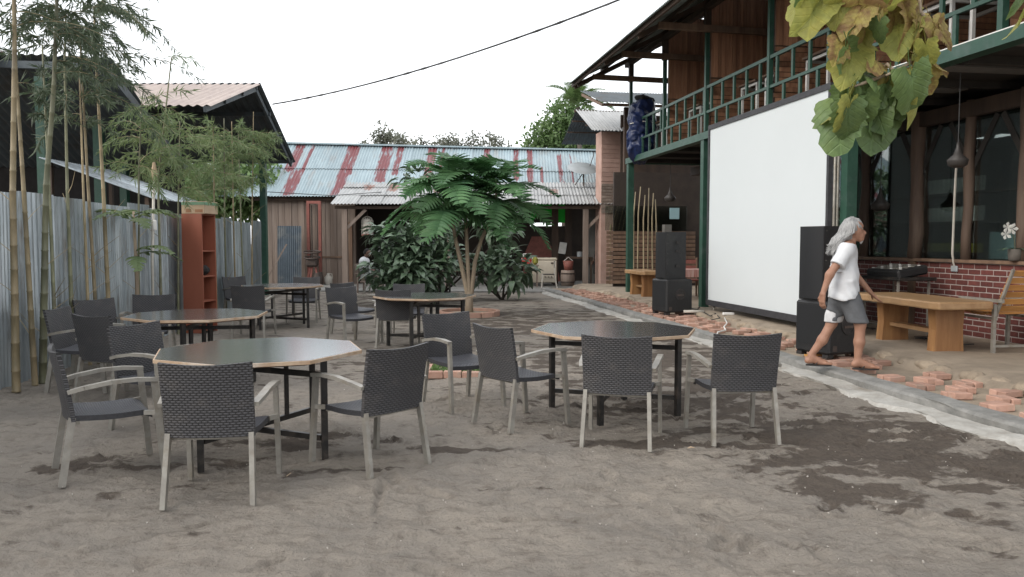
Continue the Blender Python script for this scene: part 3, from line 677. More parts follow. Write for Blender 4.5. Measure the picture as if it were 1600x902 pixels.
ST_ = [(at(447, 300, 28.6).x, .55, 0, .5), (at(461, 250, 31).x, .5, .45, 1), (at(481, 260, 31).x, .16, 0, 1), (at(528, 290, 29).x, .5, 0, 1), (at(552, 260, 31).x, .3, .4, 1), (at(601, 250, 31).x, .55, .25, 1), (at(622, 250, 31).x, .3, .4, 1), (at(673, 250, 31).x, .42, .2, 1),
       (at(690, 250, 31).x, .16, .3, 1), (at(760, 250, 31).x, .3, .5, 1), (at(806, 250, 31).x, .25, .3, 1), (at(828, 250, 31).x, .28, .2, 1), (at(845, 250, 31).x, .15, 0, .6), (at(877, 270, 30).x, .2, 0, .9), (at(895, 270, 30).x, .1, 0, .9)]
def add_rust(o, stripes, y0, y1, world=FO, amp=.60):
    me = o.data; vals = []
    for v in me.vertices:
        x = v.co.x+world.x; t = (v.co.y+world.y-y0)/(y1-y0); s = 0.
        for c, w_, a, b_ in stripes:
            c2 = c
            if a-.06 < t < b_+.06: s = max(s, amp*max(0, 1-(abs(x-c2)/(w_*.62))**4)*min(1, (t-a+.06)/.08)*min(1, (b_+.06-t)/.08))
        vals.append(s)
    me.attributes.new('rust', 'FLOAT', 'POINT').data.foreach_set('value', vals)
rf = fbox('roof', 'wood_dark', -11, 4.1, 28.75, 28.9, 3.08, 3.2)
def rid(x): return 5.5-.30*(x+9)/13
x = -11.2; k = 0
while x < 3.9:
    w_ = .81 if x < 3.2 else 4.05-x
    for (t0, t1, dz) in ((0, .53, 0), (.5, 1, .03)):
        rd = rid(x+.4); z0 = 3.22+(rd-3.22)*t0; z1 = 3.22+(rd-3.22)*t1; y0 = 28.55+3.5*t0; y1 = 28.55+3.5*t1
        b = sheet(fl_(x, y0, z0+dz), (1, 0, 0), (0, y1-y0, z1-z0), w_+.04, math.hypot(y1-y0, z1-z0), .11, .018, ns=14, per=5)
        o = b.build('roof_sheet', 'roof_far', rf, smooth=True); add_rust(o, ST_, 28.55, 32.05)
    x += .8; k += 1
B().bar(fl_(-11.2, 32.05, rid(-11.2)+.05), fl_(4.05, 32.05, rid(4.05)+.05), .35, .06).build('ridge_cap', 'roof_far', rf)
b = B(); b.ext([fl_(-11, 32.1, 3.2), fl_(-11, 32.1, 5.4), fl_(4, 32.1, 5.1), fl_(4, 32.1, 3.2)], (0, .05, 0)); b.build('back_gable', 'interior', rf)
# front canopy, lower and flatter
cp_ = fbox('canopy', 'wood_dark', -6.05, 3.75, 26.95, 27.07, 2.70, 2.80)
x = -6.15; r = random.Random(8)
while x < 3.7:
    w_ = min(.82, 3.85-x)
    for t0, t1, dz in ((0, .42, 0), (.38, .78, .025), (.74, 1, .05)):
        z0 = 2.84+.88*t0; z1 = 2.84+.88*t1; y0 = 26.75+2.75*t0; y1 = 26.75+2.75*t1
        b = sheet(fl_(x, y0+r.uniform(-.03, .03), z0+dz+.02), (1, 0, 0), (0, y1-y0, z1-z0), w_+.05, math.hypot(y1-y0, z1-z0), .12, .02, ns=6, per=5)
        o = b.build('roof_sheet', 'roof_canopy', cp_, smooth=True); add_rust(o, [(-5.2, .5, .6, .85), (-4.3, .45, .55, .9), (-2.6, .5, .5, .75), (1.5, .4, .4, .7)], 26.75, 29.5)
    x += .8
# boarded front, left half
wl = fbox('boarded_wall', 'wood_dark', -9.2, -5.72, 28.97, 29.05, 0, 3.3); x = -9.2; r = random.Random(9)
while x < -5.9:
    w_ = r.choice((.17, .2, .24)); B().box(fl_(x+w_/2, 28.955+r.uniform(-.008, .008), 1.55), (w_-.012, .022, 3.2)).build('board', 'wood_plank', wl); x += w_
B().box(fl_(-6.6, 28.92, 1.02), (1.3, .04, .06)).build('ledge_board', 'wood_brown', wl)
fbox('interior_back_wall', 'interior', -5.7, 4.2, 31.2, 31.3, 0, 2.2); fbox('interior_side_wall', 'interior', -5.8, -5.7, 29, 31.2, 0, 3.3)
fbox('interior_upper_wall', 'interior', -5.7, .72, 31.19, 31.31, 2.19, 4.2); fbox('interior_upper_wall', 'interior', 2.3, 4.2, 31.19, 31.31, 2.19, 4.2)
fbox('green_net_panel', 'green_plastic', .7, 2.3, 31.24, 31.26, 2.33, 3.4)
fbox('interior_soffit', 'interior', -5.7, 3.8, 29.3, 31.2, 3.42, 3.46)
b = B(); n = 14; b.ext([fl_(1.27+.44*math.cos(math.pi*i/n), 31.15, 2.33+.36*math.sin(math.pi*i/n)) for i in range(n+1)], (0, .04, 0)); b.build('arched_hood', 'interior', far)
fbox('grey_wall', 'grey_wall', 2.72, 3.5, 28.2, 28.3, 0, 2.85); fbox('brown_wall', 'wood_dark', 3.5, 4.6, 28.0, 28.2, 0, 3.4)
fbox('low_curb', 'concrete', -5.2, .6, 28.6, 28.75, .03, .33)
r = random.Random(4)
for x, m_ in ((-5.72, 'wood_plank'), (-2.2, 'wood_plank'), (2.52, 'wood_plank')):
    fbox('canopy_post', m_, x-.09, x+.09, 26.95, 27.13, .03, 2.69)
for x in (1.58, 2.07): fbox('inner_post', 'wood_dark', x-.12, x+.12, 28.9, 29.1, .03, 3.4)
B().bar(fl_(-5.65, 27.04, 2.05), fl_(-5.0, 27.04, 2.68), .07, .1).build('brace', 'wood_plank', far); B().bar(fl_(2.58, 27.04, 2.05), fl_(3.2, 27.04, 2.68), .07, .1).build('brace', 'wood_plank', far)
fbox('door_frame', 'wood_brown', -6.0, -5.85, 28.85, 28.95, .03, 2.3)
# blue sheet, A-posts and scrap in front of the boards
b = sheet((-.42, 0, 0), (1, 0, 0), (0, .05, 1), .86, 2.15, .076, .012); p = gp(452, 446); p = Vector((at(452, 440, 28.2).x, 28.2, 0))
o = thing('tin_sheet', 'blue-grey corrugated sheet leaning on the boarded wall', 'sheet', p); b.build('panel', 'zincblue', o, smooth=True); B().bar((-.48, .02, 0), (-.48, .16, 2.1), .06).build('batten', 'wood_plank', o)
p = at(412, 430, 27.5); p.z = 0
o = tag(B().bar((-.05, 0, 0), (.75, .25, 1.5), .07, .05).build('leaning_plank', 'wood_plank', loc=p), 'slanted grey plank propping the boards left of the blue sheet', 'plank')
p = Vector((at(492, 430, 28.5).x, 28.5, 0)); gt = thing('red_gantry', 'rusty red steel gantry frame with a hanging pulley by the boarded wall', 'frame', p)
for s in (-1, 1): B().bar((s*.21, 0, 0), (s*.21, 0, 2.95), .10).build('upright', 'rust_red', gt)
B().bar((-.26, 0, 3.0), (.26, 0, 3.0), .10).build('crossbar', 'rust_red', gt)
for s in (-.1, .1): B().bar((s, .06, 1.0), (s, .06, 2.9), .035).build('rod', 'iron', gt)
sc = thing('iron_wheel_stand', 'dark iron wheel on a pump stand under the red gantry', 'machine', p+Vector((0, -.35, 0)))
ring = [(.30*math.cos(a), .22*math.sin(a), 1.22+.04*math.sin(a)) for a in np.linspace(0, 2*math.pi, 17)]
B().tube(ring, .025, 6).build('wheel_rim', 'iron', sc); B().tube([(x*.92, y*.9, z-.2) for x, y, z in ring], .03, 6).build('lower_ring', 'iron', sc)
for a in (0, 1.05, 2.1): B().bar((.28*math.cos(a), .2*math.sin(a), 1.2), (-.28*math.cos(a), -.2*math.sin(a), 1.2), .025).build('spoke', 'iron', sc)
B().cbox((0, 0, .85), (.42, .3, .32), .06).build('pump_body', 'iron', sc)
for x0, x1 in ((-.05, -.22), (.02, -.1), (.1, .24)): B().bar((x0, 0, .8), (x1, -.05, 0), .06).build('leg', 'rust_red', sc)
B().lathe([(.18, 0), (.2, .3), (.15, .5)], (.18, .1, 0), 10).build('drum', 'iron', sc)
p = gp(513, 446); jug = thing('plastic_jug', 'pale plastic jug with a handle standing by the boarded wall', 'jug', p)
B().lathe([(.13, 0), (.15, .03), (.15, .28), (.06, .38), (.05, .44)], n=14).build('body', 'plastic_white', jug, smooth=True); B().tube([(.05, 0, .42), (.13, 0, .42), (.15, 0, .3), (.14, 0, .22)], .02, 6).build('handle', 'plastic_white', jug)
for px, s, lab in ((524, 1., 'small pale bottle with dark cap right beside the plastic jug'), (530, .85, 'small pale bottle farthest right beside the plastic jug')):
    p = gp(px, 443); bt = thing('bottle', lab, 'bottle', p); B().lathe([(.06*s, 0), (.065*s, .02), (.065*s, .2*s), (.025*s, .25*s)], n=10).build('body', 'plastic_white', bt, smooth=True); B().lathe([(.03*s, .25*s), (.03*s, .29*s)], n=8).build('cap', 'iron', bt)
# bird cage
p = at(574, 350, 27.3); cg = thing('bird_cage', 'domed wire bird cage hanging under the canopy eave', 'cage', (p.x, p.y, p.z-.42))
B().lathe([(.20, 0), (.205, .06)], n=14).build('tray', 'rust_red', cg)
for k in range(14):
    a = 2*math.pi*k/14; c, s = math.cos(a)*.2, math.sin(a)*.2
    B().tube([(c, s, .05), (c, s, .52), (c*.75, s*.75, .62), (c*.2, s*.2, .68)], .007, 4).build('wire', 'plastic_white', cg)
for z in (.22, .36, .52): B().tube([(.2*math.cos(a), .2*math.sin(a), z) for a in np.linspace(0, 6.2832, 15)], .007, 4).build('hoop', 'plastic_white', cg)
B().tube([(0, 0, .67), (0, 0, .78)], .012, 5).build('hook', 'iron', cg); cl = B().lathe([(.17, .07), (.17, .5), (.1, .6)], n=12).build('cloth_liner', 'plastic_white', cg)
# satellite dish
p = at(912, 288, 28.6); ds = thing('satellite_dish', 'grey satellite dish on a short mast above the canopy roof', 'dish', p)
dd = B(); n = 20; G = []
for i in range(6):
    rr = .56*i/5; G.append([Vector((rr*math.cos(a), -.06+rr*rr*.35, .0))+Vector((0, 0, rr*math.sin(a))) for a in np.linspace(0, 2*math.pi, n+1)])
o = dd.grid(G).build('reflector', 'dish', ds, smooth=True); o.rotation_euler = (R(-62), 0, R(8)); o.location = (-.02, 0, .62)
B().tube([(0, 0, -.06), (0, .02, .6)], .03, 8).build('mast', 'iron', ds); B().tube([(.2, -.2, .62), (.32, -.25, 1.0), (.34, -.2, 1.12)], .015, 5).build('feed_arm', 'iron', ds); B().tube([(0, 0, .45), (-.3, .15, -.02)], .018, 5).build('stay', 'iron', ds)
# goods under the canopy
p = Vector((at(846, 440, 27.9).x, 27.9, .035)); fz = thing('chest_freezer', 'cream chest freezer under the canopy behind the folding chair', 'freezer', p)
B().cbox((0, 0, .5), (1.05, .6, .78), .03).build('body', 'fridge', fz); B().cbox((0, 0, .94), (1.08, .62, .09), .03).build('lid', 'fridge', fz)
for x in (-.45, .45): B().box((x, 0, .06), (.08, .4, .12)).build('foot', 'iron', fz)
for x in (.12, .24, .34): B().lathe([(.03, 0), (.03, .03)], (0, 0, 0), 8).build('knob', 'iron', fz, loc=(x, -.34, .30))
B().box((.36, -.312, .8), (.08, .02, .05)).build('badge', 'iron', fz)
p = Vector((at(824, 440, 27.0).x, 27.0, .035)); wt = thing('small_table', 'small wooden table carrying the red cooler under the canopy', 'table', p)
B().box((0, 0, .74), (.78, .5, .04)).build('top', 'wood_plank', wt)
for x in (-.33, .33):
    for y in (-.2, .2): B().bar((x, y, 0), (x, y, .72), .04).build('leg', 'wood_plank', wt)
cl_ = thing('cool_box', 'red drinks cooler with white lid on the small wooden table', 'cooler', p+Vector((-.02, 0, .76)))
B().cbox((0, 0, .13), (.33, .26, .26), .04).build('body', 'red', cl_); B().cbox((0, 0, .29), (.34, .27, .06), .025).build('lid', 'white', cl_); B().tube([(-.17, 0, .2), (-.12, 0, .37), (.12, 0, .37), (.17, 0, .2)], .014, 6).build('handle', 'white', cl_)
o = B().cbox((0, 0, .13), (.2, .24, .26), .07).build('yellow_bag', 'can_yellow', loc=p+Vector((.27, .02, .76))); tag(o, 'mustard yellow bag beside the red cooler on the small table', 'bag')
p = Vector((at(857, 450, 26.6).x, 26.6, .035)); fc = thing('folding_chair', 'folding metal chair with pale legs in front of the chest freezer', 'chair', p)
B().box((0, 0, .45), (.42, .42, .03)).build('seat', 'black_steel', fc); B().box((.2, 0, .78), (.03, .4, .22)).build('backrest', 'black_steel', fc)
for x, x2 in ((-.2, -.24), (.2, .28)):
    for y in (-.2, .2): B().bar((x2, y, 0), (x, y, .45), .03).build('leg', 'plastic_white', fc)
for y in (-.2, .2): B().bar((.2, y, .45), (.21, y, .9), .03).build('back_upright', 'plastic_white', fc)
p = Vector((at(887, 446, 27.6).x, 27.6, .035)); br_ = thing('barrel', 'weathered grey barrel with red bucket on top under the canopy', 'barrel', p)
B().lathe([(.22, 0), (.25, .2), (.25, .34), (.23, .55)], n=14).build('body', 'wood_plank', br_, smooth=True); [B().lathe([(.26, z), (.26, z+.04)], n=14).build('hoop', 'iron', br_) for z in (.12, .42)]
bk = thing('bucket', 'dull red bucket standing on the weathered barrel', 'bucket', p+Vector((.02, 0, .552))); B().lathe([(.14, 0), (.19, .33), (.18, .33)], n=12).build('body', 'rust_red', bk, smooth=True); B().tube([(-.18, 0, .3), (0, 0, .46), (.18, 0, .3)], .01, 5).build('handle', 'white', bk)
p = Vector((at(880, 370, 28.4).x, 28.7, 1.35)); o = B().cbox((0, 0, 0), (.26, .04, .42), .05).build('hanging_towel', 'cloth_white', loc=p); tag(o, 'white towel hanging on the dark post under the canopy', 'towel'); o.rotation_euler = (0, .15, 0)
p = Vector((at(905, 400, 28.2).x, 28.2, .035)); ct = thing('cooking_counter', 'dark wooden counter with a metal pot at the canopy post', 'counter', p)
B().box((0, 0, .98), (.9, .6, .06)).build('top', 'wood_dark', ct); [B().bar((x, y, 0), (x, y, .95), .06).build('leg', 'wood_dark', ct) for x in (-.4, .4) for y in (-.25, .25)]
pt = tag(B().lathe([(.10, 0), (.11, .02), (.11, .17), (.12, .18)], n=12).build('cooking_pot', 'dish', loc=p+Vector((.02, -.1, 1.011)), smooth=True), 'shiny metal pot on the dark counter under the canopy', 'pot')
p = Vector((at(845, 400, 30.6).x, 30.6, .035)); o = B().ext([(-.75, 0, 0), (.75, 0, 0), (.55, 0, 1.15), (.15, 0, 1.75), (-.35, 0, 1.75), (-.6, 0, 1.15)], (0, .1, 0)).build('red_tarp', 'rust_red', loc=p); tag(o, 'dull red cover hung in the dark interior behind the freezer', 'tarp')
# leaning sticks
def stick(px0, py0, Y0_, px1, py1, Y1_, rad, lab, grp=None, z=None, name='bamboo_stick'):
    a = at(px0, py0, Y0_); b_ = at(px1, py1, Y1_)
    if z is not None: a.z = z
    m_ = (b_-a)*.5+Vector((random.uniform(-.03, .03), 0, random.uniform(-.02, .02)))
    o = B().tube([(0, 0, 0), m_*.5, m_, m_*1.5, b_-a], [rad, rad*.95, rad*.9, rad*.8, rad*.6], 6).build(name, 'culm', loc=a, smooth=True); return tag(o, lab, 'stick', grp)
for px0, px1, w_, o_ in ((953, 955, .03, 'leftmost'), (963, 957, .025, 'middle'), (972, 965, .03, 'rightmost')):
    stick(px0, 452, 25.4, px1, 330, 27.2, w_*1.25, o_+' of the three bare poles left of the green corner post', 'bare poles leaning at the canopy end', z=.03)
for k, (px0, px1, top) in enumerate(((990, 993, 300), (996, 1001, 292), (1006, 1008, 305), (1012, 1014, 294), (1020, 1021, 302), (1027, 1024, 312))):
    stick(px0, 440, 21.9, px1, top, 22.9, .024, ['first', 'second', 'third', 'fourth', 'fifth', 'sixth'][k]+' thin bamboo pole from the green corner post', 'thin bamboo poles at the end wall', z=.18)

# ================================================================== ANNEX beyond the house
AN = Vector((3.55, 27.4, 0)); an = thing('block_annex', 'narrow pinkish block annex with a small tin gable roof', 'building', AN, TH)
def abox(n_, m_, x0, x1, y0, y1, z0, z1, par=an): return B().box(((x0+x1)/2, (y0+y1)/2, (z0+z1)/2), (x1-x0, y1-y0, z1-z0)).build(n_, m_, par)
wl = abox('block_wall', 'pink_block', -.62, .1, -.5, .2, 0, 5.3)
for k in range(9): B().box((-.26, -.505, 4.0+k*.155-.3), (.70, .03, .142)).build('block', 'pink_block', wl)
abox('plank_wall', 'wood_dark', .1, 1.6, -.45, .2, 0, 5.35)
for k in range(10): B().bar((-.62, -.53, 2.6+k*.1), (.12, -.53, 2.6+k*.1), .03, .085).build('shingle_board', 'wood_plank', wl)
ar = B().bar((-1.2, 1.0, 6.2), (2.4, 1.0, 6.2), .08).build('roof', 'wood_dark', an)
x = -1.15
while x < 2.2:
    sheet((x, -1.25, 5.22), (1, 0, 0), (0, 2.25, 1.02), .82, 2.5, .11, .018, ns=4, per=5).build('roof_sheet', 'roof_canopy' if x > .3 or x < -.3 else 'rust_red', ar, smooth=True)
    sheet((x, 3.2, 5.3), (1, 0, 0), (0, -2.2, .92), .82, 2.4, .11, .018, ns=4, per=5).build('roof_sheet', 'roof_dark', ar, smooth=True); x += .8
for yy, zz in ((-.4, 5.5), (2.2, 5.62), (1.5, 5.92)): B().bar((-1.15, yy, zz), (2.2, yy, zz), .05).build('purlin', 'wood_dark', ar)
bk = thing('back_shed', 'dark timber shed with low brown eaves behind the house end', 'shed', H(7.7, 24.9), TH)
b = B(); b.bar((-1.1, -1.6, 5.72), (3.5, -1.6, 5.72), .08).build('eave_beam', 'wood_brown', bk)
for k in range(6): sheet((-1.15+k*.8, -1.75, 5.77), (1, 0, 0), (0, 2.6, .8), .83, 2.75, .1, .016, per=5).build('roof_sheet', 'roof_dark', bk)
for k in range(5): B().bar((-1.1+k*1.1, -1.7, 5.69), (-1.1+k*1.1, .8, 6.45), .05, .09).build('rafter', 'wood_brown', bk)
for x in (.1, 3.4): B().box((x, -.2, 2.95), (.14, .14, 5.9)).build('post', 'wood_dark', bk)
B().box((1.9, .7, 2.9), (3.4, .08, 5.8)).build('wall', 'wood_dark', bk)

# ================================================================== LEFT SHEDS
SH = Vector((-10.5, 20.5, 0)); s1 = thing('open_shed', 'large open shed with pale brown tin roof and dark underside beyond the fence', 'shed', SH)
def sl(x, y, z): return Vector((x, y, z))-SH
sr = B().bar(sl(-22, 20.5, 5.56), sl(-6.55, 20.5, 5.56), .1, .14).build('roof', 'roof_dark', s1)
x = -22
while x < -6.6:
    w_ = min(.8, -6.5-x)
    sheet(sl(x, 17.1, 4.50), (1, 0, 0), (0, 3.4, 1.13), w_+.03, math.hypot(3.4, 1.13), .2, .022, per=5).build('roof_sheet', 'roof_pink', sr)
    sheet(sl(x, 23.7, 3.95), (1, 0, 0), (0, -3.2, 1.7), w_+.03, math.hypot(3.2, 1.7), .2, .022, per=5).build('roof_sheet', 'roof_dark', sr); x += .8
for yy, zz in ((18.2, 4.78), (19.4, 5.18), (21.5, 5.02), (22.5, 4.5), (23.55, 3.95)): B().bar(sl(-22, yy, zz), sl(-6.52, yy, zz), .06, .1).build('purlin', 'roof_dark', sr)
for x in (-6.6, -10.4, -14.2): 
    B().bar(sl(x, 17.1, 4.42), sl(x, 20.5, 5.5), .06, .12).build('truss_rafter', 'roof_dark', sr); B().bar(sl(x, 23.7, 3.87), sl(x, 20.5, 5.5), .06, .12).build('truss_rafter', 'roof_dark', sr)
for x, y in ((-7.35, 23.4), (-10.4, 23.4), (-14.2, 23.4), (-9.0, 17.3), (-13.2, 17.3)): B().box(sl(x, y, 2.0), (.17, .17, 4.0 if y > 20 else 4.9)).build('post', 'green', s1)
B().box(sl(-14.2, 28.5, 1.2), (7, .1, 2.4)).build('back_wall', 'interior', s1)
S2 = Vector((-11, 15.5, 0)); s2 = thing('dark_shed', 'near dark shed with black corrugated roof behind the tallest bamboo', 'shed', S2)
r2 = B().bar(Vector((-17, 15.4, 5.2))-S2, Vector((-8.3, 15.4, 4.95))-S2, .1, .14).build('roof', 'roof_dark', s2)
x = -17.
while x < -7.9:
    w_ = min(.8, -7.75-x); top = 5.25-.03*max(0, x+12)
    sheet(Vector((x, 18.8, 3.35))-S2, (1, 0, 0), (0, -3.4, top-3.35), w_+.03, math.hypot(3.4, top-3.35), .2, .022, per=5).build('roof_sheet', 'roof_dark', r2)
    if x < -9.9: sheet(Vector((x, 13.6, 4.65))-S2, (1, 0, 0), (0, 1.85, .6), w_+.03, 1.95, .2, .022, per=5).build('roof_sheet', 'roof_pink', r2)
    x += .8
b = B(); b.ext([Vector((-7.72, 15.35, 4.9))-S2, Vector((-7.72, 18.8, 3.35))-S2, Vector((-7.72, 18.8, 3.2))-S2, Vector((-7.72, 15.35, 4.7))-S2], (.04, 0, 0)); b.build('rake_board', 'roof_dark', r2)
for x, y in ((-9.1, 15.4), (-13, 15.4), (-9.1, 18.6)): B().box(Vector((x, y, 2.3))-S2, (.16, .16, 4.9 if y < 16 else 2.2)).build('post', 'green', s2)
B().box(Vector((-12.5, 18.95, 1.75))-S2, (9.3, .1, 3.6)).build('back_wall', 'black_cloth', s2)  # black sheet painted for the shade inside the shed
LT = thing('low_lean_to', 'low grey tin lean-to roof just behind the fence', 'shed', (-7.3, 15.2, 0))
for k in range(3): sheet((-.95, -1.4+k*.8, 3.05), (0, 1, 0), (1, 0, -.36), .83, 2.1, .076, .012).build('roof_sheet', 'zinc', LT, smooth=True)
for x, y in ((-.85, -1.2), (-.85, .9), (.85, -1.2), (.85, .9)): B().box((x, y, 1.49 if x < 0 else 1.18), (.07, .07, 2.98 if x < 0 else 2.36)).build('post', 'wood_dark', LT)
# ================================================================== OCTAGONAL TABLES
def make_table(label, c, rz, loc_z=0.):
    t = thing('octagonal_table', label, 'table', (c[0], c[1], loc_z), rz, 'octagonal garden tables')
    Rr = .775; oc = [(Rr*math.cos(math.pi/8+k*math.pi/4), Rr*math.sin(math.pi/8+k*math.pi/4)) for k in range(8)]
    top = B().prism([(x*.985, y*.985) for x, y in oc], .752, .772).build('tabletop', 'table_top', t)
    e = B()
    for k in range(8):
        a, b_ = oc[k], oc[(k+1) % 8]; s = .9851
        e.add([(a[0], a[1], .745), (b_[0], b_[1], .745), (b_[0], b_[1], .770), (a[0], a[1], .770), (a[0]*s, a[1]*s, .745), (b_[0]*s, b_[1]*s, .745), (b_[0]*s, b_[1]*s, .7705), (a[0]*s, a[1]*s, .7705)], [(0, 1, 2, 3), (3, 2, 6, 7), (0, 4, 5, 1)])
    e.build('edge_band', 'table_edge', top)
    B().prism([(x*.9, y*.9) for x, y in oc], .728, .7515).build('underboard', 'wood_brown', top)
    h = .42; L4 = [(h, h), (-h, h), (-h, -h), (h, -h)]
    for x, y in L4: B().box((x, y, .36), (.045, .045, .736)).build('leg', 'black_steel', t)
    for z, zz in ((.66, .001), (.20, .0)):
        B().bar((h-.02, h-.02, z), (-h+.02, -h+.02, z), .03, .04).build('cross_bar', 'black_steel', t); B().bar((-h+.02, h-.02, z-.043), (h-.02, -h+.02, z-.043), .03, .04).build('cross_bar', 'black_steel', t)
    for s in (-.2, .2): B().box((s, s, .43), (.035, .035, .43)).build('stay', 'black_steel', t)
    return t
def octc(pts):  # mean of opposite vertices on the table-top plane
    P = [gp(x, y, .77) for x, y in pts]; return sum(P, Vector())/len(P)
cA = octc([(253, 563), (544, 533), (477, 573), (361, 531), (558, 550), (264, 545)])
cF = Vector((gp(959, 514, .77).x, gp(959, 514, .77).y, 0)); cB = gp(308, 491, .77); cC = gp(441, 446, .77); cD = gp(664, 462, .77)
make_table('front octagonal table with bright sky glare on its dark top', (cA.x-.04, cA.y+.06), R(20))
make_table('octagonal table nearest the projection screen with the wet-looking dark top', cF, R(27))
make_table('octagonal table beside the red-brown cabinet at the fence', cB, R(45+8))
make_table('farthest left octagonal table in front of the boarded wall', cC, R(20))
make_table('octagonal table in the middle in front of the feathery tree', cD, R(32))
# a plain table farther back behind the shrub
cE = gp(690, 452, 0); make_table('octagonal table half hidden behind the shrub and feathery tree', (cE.x+.1, 22.6), R(10))

# ================================================================== WICKER ARMCHAIRS
def make_chair():
    t = thing('wicker_armchair', '', 'chair', (0, 0, 0), 0, 'dark wicker armchairs in the sandy yard')
    # backrest: curved woven slab
    G0, G1 = [], []; nu, nv = 10, 9; b = B()
    def surf(u, v, off):
        x = (u-.5)*.54*(1-.03*(1-v)); z = .405+.465*v-.018*math.sin(math.pi*u)*v**3
        y = -.225-.075*v**1.3-.028*math.sin(math.pi*u)-off
        return Vector((x, y, z))
    for i in range(nu+1): G0.append([surf(i/nu, j/nv, -.012) for j in range(nv+1)]); G1.append([surf(i/nu, j/nv, .014) for j in range(nv+1)])
    b.grid(G0); n0 = len(b.v); b.grid([row[::-1] for row in G1])
    rim = [G0[i][0] for i in range(nu+1)]+[G0[nu][j] for j in range(1, nv+1)]+[G0[i][nv] for i in range(nu-1, -1, -1)]+[G0[0][j] for j in range(nv-1, 0, -1)]
    rim2 = [G1[i][0] for i in range(nu+1)]+[G1[nu][j] for j in range(1, nv+1)]+[G1[i][nv] for i in range(nu-1, -1, -1)]+[G1[0][j] for j in range(nv-1, 0, -1)]
    o = len(b.v); k = len(rim); b.v += [tuple(p) for p in rim]+[tuple(p) for p in rim2]
    b.f += [(o+i, o+(i+1) % k, o+k+(i+1) % k, o+k+i) for i in range(k)]
    b.build('backrest', 'weave_back', t)
    s = B(); G = []; G2 = []
    for i in range(9):
        u = i/8; row = []
        for j in range(10):
            v = j/9; y = -.225+.475*v; z = .445-.012*math.sin(math.pi*u)-.016*math.sin(math.pi*v*.9)-(.028*max(0, (v-.85)/.15)**2)
            row.append(Vector(((u-.5)*.50, y, z)))
        G.append(row[::-1]); G2.append([Vector((p.x, p.y, p.z-.036)) for p in row])
    s.grid(G); s.build('seat', 'weave_seat_sheen', t); s = B(); s.grid(G2)
    for i in range(8):
        for q in (0, 9):
            a, b2 = G[i][9-q], G[i+1][9-q]; c, d = G2[i+1][q], G2[i][q]; s.add([a, b2, c, d], [(0, 1, 2, 3)])
    for j in range(9):
        for i in (0, 8): s.add([G2[i][j], G2[i][j+1], G[i][8-j], G[i][9-j]], [(0, 1, 2, 3)])
    s.build('seat_rim', 'wicker_rim', t)
    for sx in (-1, 1):
        B().bar((sx*.245, -.232, .43), (sx*.262, -.305, -.012), .030, .042).build('leg', 'alu', t)
        B().bar((sx*.285, .262, .632), (sx*.292, .315, -.012), .030, .042).build('leg', 'alu', t)
        pts = [(sx*.272, -.255, .605), (sx*.288, -.16, .628), (sx*.297, 0, .652), (sx*.297, .15, .655), (sx*.292, .285, .642)]
        a = B()
        for p, q in zip(pts, pts[1:]): a.bar(p, q, .046, .026)
        a.build('armrest', 'alu', t)
        B().bar((sx*.25, .20, .415), (sx*.29, .27, .415), .025, .03).build('bracket', 'alu', t)
    B().bar((-.24, .20, .395), (.24, .20, .395), .025).build('stretcher', 'alu', t); B().bar((-.24, -.2, .395), (.24, -.2, .395), .025).build('stretcher', 'alu', t)
    return t
chair = make_chair(); first = [True]
def place(label, c, face, z=0.):
    """c ground point, face = direction vector the chair faces"""
    rz = math.atan2(face[1], face[0])-math.pi/2
    if first[0]: first[0] = False; o = chair; o.location = (c[0], c[1], z); o.rotation_euler = (0, 0, rz); o['label'] = label; return o
    return dup(chair, (c[0], c[1], z), rz, label)
def by_feet(label, rear, front):
    Rr = [gp(*p) for p in rear]; Ff = [gp(*p) for p in front]; rc = sum(Rr, Vector())/len(Rr); fc_ = sum(Ff, Vector())/len(Ff)
    d = fc_-rc; return place(label, (rc+fc_)/2, d)
def toward(label, px, py, tgt, turn=0.):
    c = gp(px, py); d = Vector((tgt[0]-c.x, tgt[1]-c.y, 0)); d.rotate(Euler((0, 0, R(turn)))); return place(label, c, d)
by_feet('nearest wicker armchair seen from behind at the front octagonal table', [(262, 792), (390, 790)], [(297, 745), (437, 745)])
by_feet('wicker armchair on the right of the front table, turned to face it', [(573, 744), (663, 724)], [(493, 724), (596, 702)])
by_feet('wicker armchair seen side-on at the left end of the front table', [(99, 758), (94, 728)], [(250, 738), (228, 707)])
place('wicker armchair between the front table and the cabinet table, its seat under the front table', (-3.02, 6.72), (1, -.42))
place('wicker armchair at the cabinet table whose tall back is turned to the camera', (-3.98, 7.92), (.42, .9))
place('far left wicker armchair closest to the fence, seen side-on', (-4.62, 8.5), (1, .06))
place('wicker armchair facing the yard in front of the fence, left of the cabinet table', (-4.96, 9.66), (.92, -.5))
place('wicker armchair behind the cabinet table, next to the cabinet', (-4.8, 10.4), (.25, -1))
by_feet('wicker armchair seen from behind at the far left table, nearest the cabinet', [(362, 530), (402, 532)], [(385, 518), (433, 521)])
toward('wicker armchair on the far side of the far left table by the fence', 380, 499, cC, 12)
toward('wicker armchair at the right far side of the far left table', 476, 501, cC, 10)
by_feet('wicker armchair seen side-on left of the middle table', [(520, 531), (529, 533)], [(567, 543), (583, 539)])
place('wicker armchair just behind the side-on chair left of the middle table', (-2.72, 13.55), (.8, -.55))
by_feet('wicker armchair seen from behind in front of the middle table', [(587, 547), (637, 542)], [(600, 536), (655, 531)])
place('wicker armchair on the far side of the middle table under the shrub', (-1.72, 13.1), (.12, -1))
by_feet('wicker armchair facing the camera beside the small brick planter', [(665, 625), (733, 620)], [(707, 640), (780, 634)])
by_feet('wicker armchair on the left of the screen-side table', [(745, 658), (797, 674)], [(819, 643), (884, 660)])
